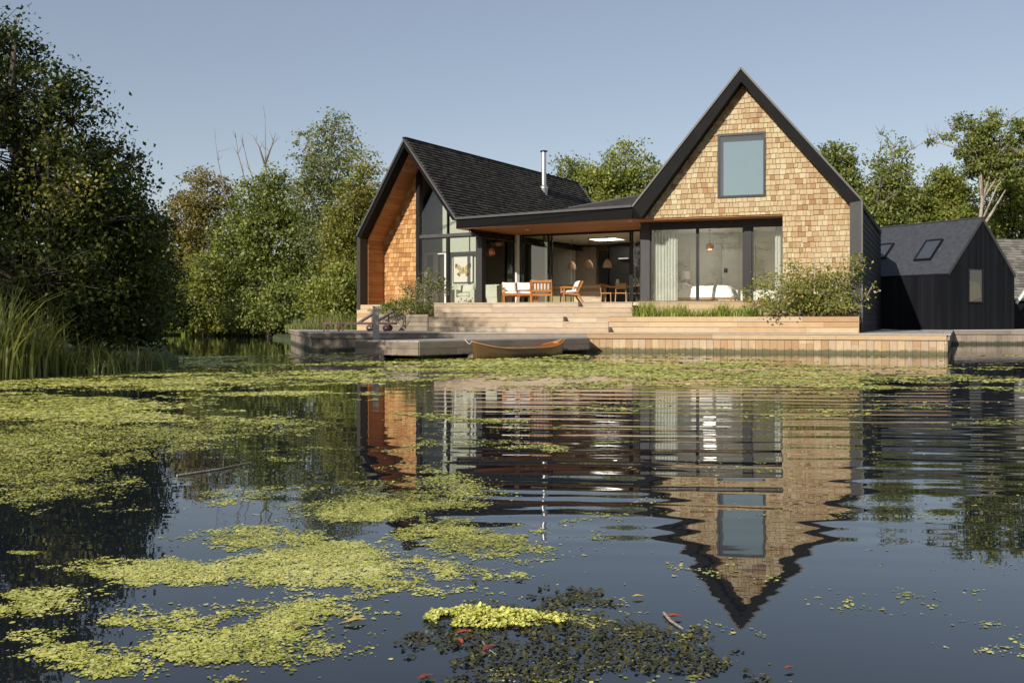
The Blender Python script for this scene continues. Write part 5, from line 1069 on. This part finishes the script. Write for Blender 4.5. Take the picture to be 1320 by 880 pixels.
# ------------------------------------------------------------------ duckweed and water plants
def vnoise(x, y, s, seed):
    x = x / s; y = y / s; xi = np.floor(x).astype(np.int64); yi = np.floor(y).astype(np.int64); fx = x - xi; fy = y - yi; fx = fx * fx * (3 - 2 * fx); fy = fy * fy * (3 - 2 * fy)
    def h(a, b): n = (a * 374761393 + b * 668265263 + seed * 982451653) & 0xffffffff; n = ((n ^ (n >> 13)) * 1274126177) & 0xffffffff; return ((n ^ (n >> 16)) & 0xffff) / 65535.
    return (h(xi, yi) * (1 - fx) + h(xi + 1, yi) * fx) * (1 - fy) + (h(xi, yi + 1) * (1 - fx) + h(xi + 1, yi + 1) * fx) * fy
MATS = [  # column, row, half width, half height, weight - read off once to lay the mats out on the water
 (110, 545, 250, 52, 1.25), (20, 600, 170, 50, 1.2), (300, 497, 140, 20, .9), (420, 478, 200, 13, .8), (320, 540, 90, 14, .8), (60, 500, 160, 20, 1.0),
 (850, 478, 330, 17, 1.25), (620, 468, 180, 12, 1.0), (1000, 490, 200, 11, .95), (1160, 475, 170, 9, .75), (1240, 490, 110, 10, .75), (480, 468, 130, 11, .7), (1250, 503, 90, 5, .6), (720, 500, 160, 7, .6),
 (600, 628, 140, 20, 1.15), (470, 650, 180, 30, 1.1), (560, 690, 130, 34, 1.2), (330, 632, 110, 12, 1.05), (300, 690, 110, 22, 1.1), (420, 715, 200, 30, 1.1), (230, 740, 130, 20, .95),
 (60, 782, 110, 26, .95), (190, 800, 150, 24, 1.0), (240, 845, 130, 26, 1.15), (60, 850, 100, 26, 1.05), (360, 750, 150, 22, 1.0), (110, 868, 110, 18, 1.1), (400, 800, 90, 30, .75), (320, 830, 120, 30, .8), (480, 760, 160, 26, .7), (150, 720, 90, 14, .6), (560, 725, 120, 18, .6), (30, 830, 60, 30, .8),
 (655, 738, 50, 9, 1.1), (640, 797, 95, 15, 1.2), (700, 640, 40, 8, .7), (700, 578, 62, 5, .75), (560, 574, 60, 6, .75), (600, 570, 90, 5, .5), (825, 566, 26, 3, 1.0), (370, 590, 40, 8, .8), (500, 600, 60, 8, .65), (450, 580, 60, 5, .5),
 (1080, 508, 80, 4, .6), (250, 470, 90, 12, .7), (170, 492, 60, 12, 1.0), (35, 702, 26, 4, .8), (100, 690, 40, 3, .5), (560, 540, 50, 3, .4)]
DEBRIS = [(720, 790, 190, 50, .9), (880, 830, 120, 45, .75), (560, 800, 150, 60, .45), (620, 850, 200, 40, .6), (960, 850, 90, 30, .6)]
def field(x, y, blobs, base=0.):
    px = 660 + F * x / y; py = YH + F * H / y; f = np.full_like(x, base)
    for cx, cy, rx, ry, w_ in blobs: f = np.maximum(f, w_ * (1 - ((px - cx) / rx) ** 2 - ((py - cy) / ry) ** 2))
    return f
def warp(x, y):
    s = np.clip(y * .08, .1, 1.6); return x + (vnoise(x, y, .9, 5) - .5) * s * 1.6 + (vnoise(x, y, .3, 6) - .5) * s * .5, y + (vnoise(x, y, .8, 7) - .5) * s * 1.1 + (vnoise(x, y, .25, 8) - .5) * s * .4
def cover(x, y):
    wx, wy = warp(x, y); wy = np.maximum(wy, 1.5); f = field(wx, wy, MATS, -.45)
    b = np.clip((y - 4) / 7, 0, 1); b2 = np.clip((y - 11) / 10, 0, 1); nn_ = .38 * vnoise(x, y, .36, 1) + .28 * vnoise(x, y, .12, 2) + .2 * vnoise(x, y, .045, 3) + .14 * vnoise(x, y, .02, 4); nf = .42 * vnoise(x * .6, y, .9, 11) + .33 * vnoise(x * .6, y, .34, 12) + .25 * vnoise(x, y, .13, 13); n3 = .55 * vnoise(x * .5, y, 1.9, 14) + .45 * vnoise(x * .6, y, .7, 15); n = (nn_ * (1 - b) + nf * b) * (1 - .6 * b2) + n3 * .6 * b2
    return f * .58 - .03 * b + (n - .5) * (2.3 + .9 * b)
def sample(n, y0, y1, seed, pw):
    """points spread evenly over the picture rows between distances y0..y1 (pw: density falls as Y**-pw)"""
    r = rs(seed); u = r.random(n)
    if abs(pw - 2) < 1e-6: y = y0 * (y1 / y0) ** u
    else: e = 2 - pw; y = (y0 ** e + u * (y1 ** e - y0 ** e)) ** (1 / e)
    x = r.uniform(-.62, .62, n) * y; return x, y, r
def discs(x, y, z, rad, tint, r, k=6, tilt=.12, name='duckweed', mat='weed', **kw):
    n = len(x); a0 = r.uniform(0, 6.283, n)[:, None]; a = a0 + np.arange(k)[None] * (2 * math.pi / k); rr = rad[:, None] * r.uniform(.72, 1.2, (n, k)); ex = r.uniform(.75, 1.3, n)[:, None]
    tx, ty = r.normal(size=n)[:, None] * tilt, r.normal(size=n)[:, None] * tilt; vx, vy = np.cos(a) * rr * ex, np.sin(a) * rr
    v = np.stack([x[:, None] + vx, y[:, None] + vy, z[:, None] + vx * tx + vy * ty + np.abs(rr) * tilt * .8], 2).reshape(-1, 3); return uniform_mesh(name, v, k, tint, M[mat], None, **kw)
M['weed'] = leafmat('duckweed_leaves', [(.15, .14, .045), (.40, .42, .08), (.66, .64, .13), (.78, .74, .28)], .05, .5, .3)
M['weed_old'] = leafmat('rotting_water_plants', [(.035, .035, .012), (.07, .065, .022), (.13, .12, .035), (.24, .24, .06)], .1, .5, .3)
xs, ys, zs_, rr_, tn_ = [], [], [], [], []
for n, y0, y1, seed in ((850000, 1.85, 5.0, 1), (1250000, 5.0, 32, 2)):
    x, y, r = sample(n, y0, y1, seed, .0 if y1 < 6 else 2.0); c = cover(x, y); thin = r.random(n)
    keep = (thin < np.clip((c - .10) * 1.25, 0, .75) ** 1.25) | ((c > -.12) & (thin < .002 + .035 * np.clip(c + .12, 0, 1))); keep &= ~((y > 23) & (x > -3.7) & (x < 2.2) & (y > 24 + np.maximum(0, (x + 2.2)) * 1.15) & (y < 30))
    x, y, c = x[keep], y[keep], c[keep]; rad = .0039 * np.maximum(1, y / 4.6) * np.clip(r.lognormal(-.12, .42, len(x)), .35, 2.2) * (1 + .5 * (y > 9))
    big = .55 * vnoise(x, y, .7, 9) + .45 * vnoise(x, y, .12, 10)
    xs.append(x); ys.append(y); zs_.append(.002 + np.clip((c - .3), 0, .5) * .006 * r.random(len(x))); rr_.append(rad); tn_.append(np.clip(.56 + (big - .5) * 1.0 + r.normal(size=len(x)) * .24 + np.clip(c - .6, -.1, .25) * .5, 0, 1))
x, y, z, rad, tn = map(np.concatenate, (xs, ys, zs_, rr_, tn_)); print('duckweed leaves', len(x))
discs(x, y, z, rad, tn, rs(3), 6, .07, kind='stuff', label='yellow-green duckweed mats floating on the lake', cat='duckweed')
x, y, r = sample(120000, 1.85, 4.2, 4, 0.0); wx, wy = warp(x, y); f = field(wx, np.maximum(wy, 1.5), DEBRIS); n = .5 * vnoise(x, y, .22, 21) + .3 * vnoise(x, y, .07, 22) + .2 * vnoise(x, y, .025, 23)
keep = (f > .02) & (f * .8 + (n - .5) * 1.7 > .42) & (r.random(len(x)) < .8); x, y = x[keep], y[keep]
discs(x, y, np.full(len(x), .002) + r.random(len(x)) * .004, .005 * r.uniform(.4, 1.5, len(x)), np.clip(r.beta(1.2, 2.6, len(x)), 0, 1), r, 5, .3, name='rotting_weed', mat='weed_old', kind='stuff', label='dark rotting water weed and scattered leaves in the near water', cat='water weed')
# fallen leaves, twigs
M['redleaf'] = plain('red_fallen_leaf', (.30, .06, .035), .5, var=.25); M['yleaf'] = plain('yellow_fallen_leaf', (.50, .36, .10), .5, var=.2)
def fallen(label, px, py, s, mat, a, group):
    Y = F * H / (py - YH); mb = MB(); n = 10; P = []
    for i in range(n): t_ = 2 * math.pi * i / n; rr = s * (1 if i % 5 else 1.35) * (.62 + .38 * abs(math.cos(t_))); P.append((rr * math.cos(t_), .6 * rr * math.sin(t_), .006 + .25 * s * math.sin(t_) ** 2))
    for i in range(n): mb.face_pts([(0, 0, .004), P[i], P[(i + 1) % n]])
    o = mb.build('fallen_leaf', M[mat], None, label=label, cat='leaf', group=group); o.location = (K(px) * Y, Y, .003); o.rotation_euler.z = a
G_ = 'fallen leaves floating near the camera'
for px, py, s, m_, a, lab in ((598, 818, .022, 'redleaf', .3, 'red fallen leaf, middle of the near water'), (592, 829, .020, 'redleaf', 2, 'red fallen leaf just below another red one'), (630, 838, .024, 'redleaf', 1, 'reddish leaf beside a pale twig'), (548, 876, .02, 'redleaf', .8, 'red leaf at the bottom edge of the photo'), (868, 797, .022, 'redleaf', 0, 'pink-red leaf at the right rim of the dark weed'), (1017, 864, .013, 'redleaf', .4, 'small round reddish leaf alone on the blue water, bottom right'), (822, 771, .016, 'yleaf', .2, 'pale yellow leaf alone above the dark weed'), (458, 803, .028, 'yleaf', .5, 'large pale yellow leaf left of the bright weed clump'), (380, 812, .02, 'yleaf', 1.4, 'small orange-yellow leaf between duckweed patches')): fallen(lab, px, py, s, m_, a, G_)
def twig_(label, a, b, rad=.002):
    P = [V((K(p) * F * H / (q - YH), F * H / (q - YH), .006)) for p, q in (a, b)]; m_ = P[0].lerp(P[1], .5) + (P[1] - P[0]).cross(UP) * .05; mb = MB(); mb.tube([P[0], m_, P[1]], [rad, rad * .9, rad * .5], 6); mb.build('floating_twig', M['bark_pale'], None, label=label, cat='twig', group='twigs and stems afloat')
twig_('long pale reed stem floating on the dark water at left', (228, 614), (322, 597), .006); twig_('short pale twig beside the reddish leaf', (622, 829), (640, 846)); twig_('pale yellow stem at the right rim of the dark weed', (856, 792), (880, 812), .005)
# raised bright clump in front
x, y, r = sample(60000, 2.9, 3.35, 9, 0.); f = field(x, y, [(640, 797, 95, 14, 1.)]) + (vnoise(x, y, .05, 31) - .5) * 1.5; keep = (f > .2) & (field(x, y, [(640, 797, 95, 14, 1.)]) > .01); x, y, f = x[keep], y[keep], f[keep]
discs(x, y, .004 + np.clip(f, 0, 1) * .014 * r.random(len(x)), .006 * r.uniform(.6, 1.3, len(x)), np.clip(r.normal(.62, .2, len(x)), 0, 1), r, 6, .35, name='weed_clump', kind='stuff', label='raised bright green clump of water weed in the near water', cat='water weed')
# ------------------------------------------------------------------ camera, light
pb = R_(aR_at(915, BB + 2.6), BB + 2.6); bl_d = bpy.data.lights.new('bedroom_lamp', 'POINT'); bl_d.energy = 11; bl_d.color = (1, .93, .84); bl_d.shadow_soft_size = .24
bo_ = bpy.data.objects.new('bedroom_lamp', bl_d); COL.objects.link(bo_); bo_.location = (pb.x, pb.y, zat(323, pb.y) - .07)
cam = bpy.data.cameras.new('camera'); co = bpy.data.objects.new('camera', cam); COL.objects.link(co)
co.location = (0, 0, H); co.rotation_euler = (math.radians(90), 0, 0); cam.sensor_width = 36; cam.lens = 36 * F / 1320
cam.shift_y = -(440 - YH) / 1320; cam.clip_start = .1; cam.clip_end = 6000; scene.camera = co
EL = math.radians(24); AZ = math.radians(33)
sd = V((-math.sin(AZ) * math.cos(EL), -math.cos(AZ) * math.cos(EL), math.sin(EL)))
sl = bpy.data.lights.new('sun', 'SUN'); sl.energy = 3.7; sl.angle = math.radians(.53); sl.color = (1, .93, .835)
so_ = bpy.data.objects.new('sun', sl); COL.objects.link(so_); so_.rotation_euler = sd.to_track_quat('Z', 'Y').to_euler(); so_.location = (-10, -10, 12)
w = bpy.data.worlds.new('World'); scene.world = w; w.use_nodes = True; nt = w.node_tree; nt.nodes.clear()
sky = N_(nt, 'ShaderNodeTexSky', sky_type='NISHITA', sun_disc=False, sun_elevation=EL, sun_rotation=math.atan2(sd.x, sd.y), altitude=20., air_density=.9, dust_density=.25, ozone_density=1.6)
bgn = N_(nt, 'ShaderNodeBackground', Strength=.092); wo = nt.nodes.new('ShaderNodeOutputWorld')
tn = mixc(nt, 1., sky.outputs[0], (1.30, 1.05, .90), 'MULTIPLY'); tn2 = mixc(nt, .42, tn, (2.55, 3.05, 3.85)); L(nt, tn2, bgn.inputs[0]); L(nt, bgn.outputs[0], wo.inputs[0])
scene.view_settings.view_transform = 'Standard'; scene.view_settings.look = 'None'; scene.view_settings.exposure = .48; scene.view_settings.gamma = 1
scene.render.engine = 'CYCLES'; c = scene.cycles
c.max_bounces = 8; c.diffuse_bounces = 4; c.glossy_bounces = 4; c.transmission_bounces = 4; c.transparent_max_bounces = 12; c.use_denoising = True
c.caustics_reflective = False; c.caustics_refractive = False; c.use_adaptive_sampling = True
try: c.denoiser = 'OPENIMAGEDENOISE'
except Exception: pass
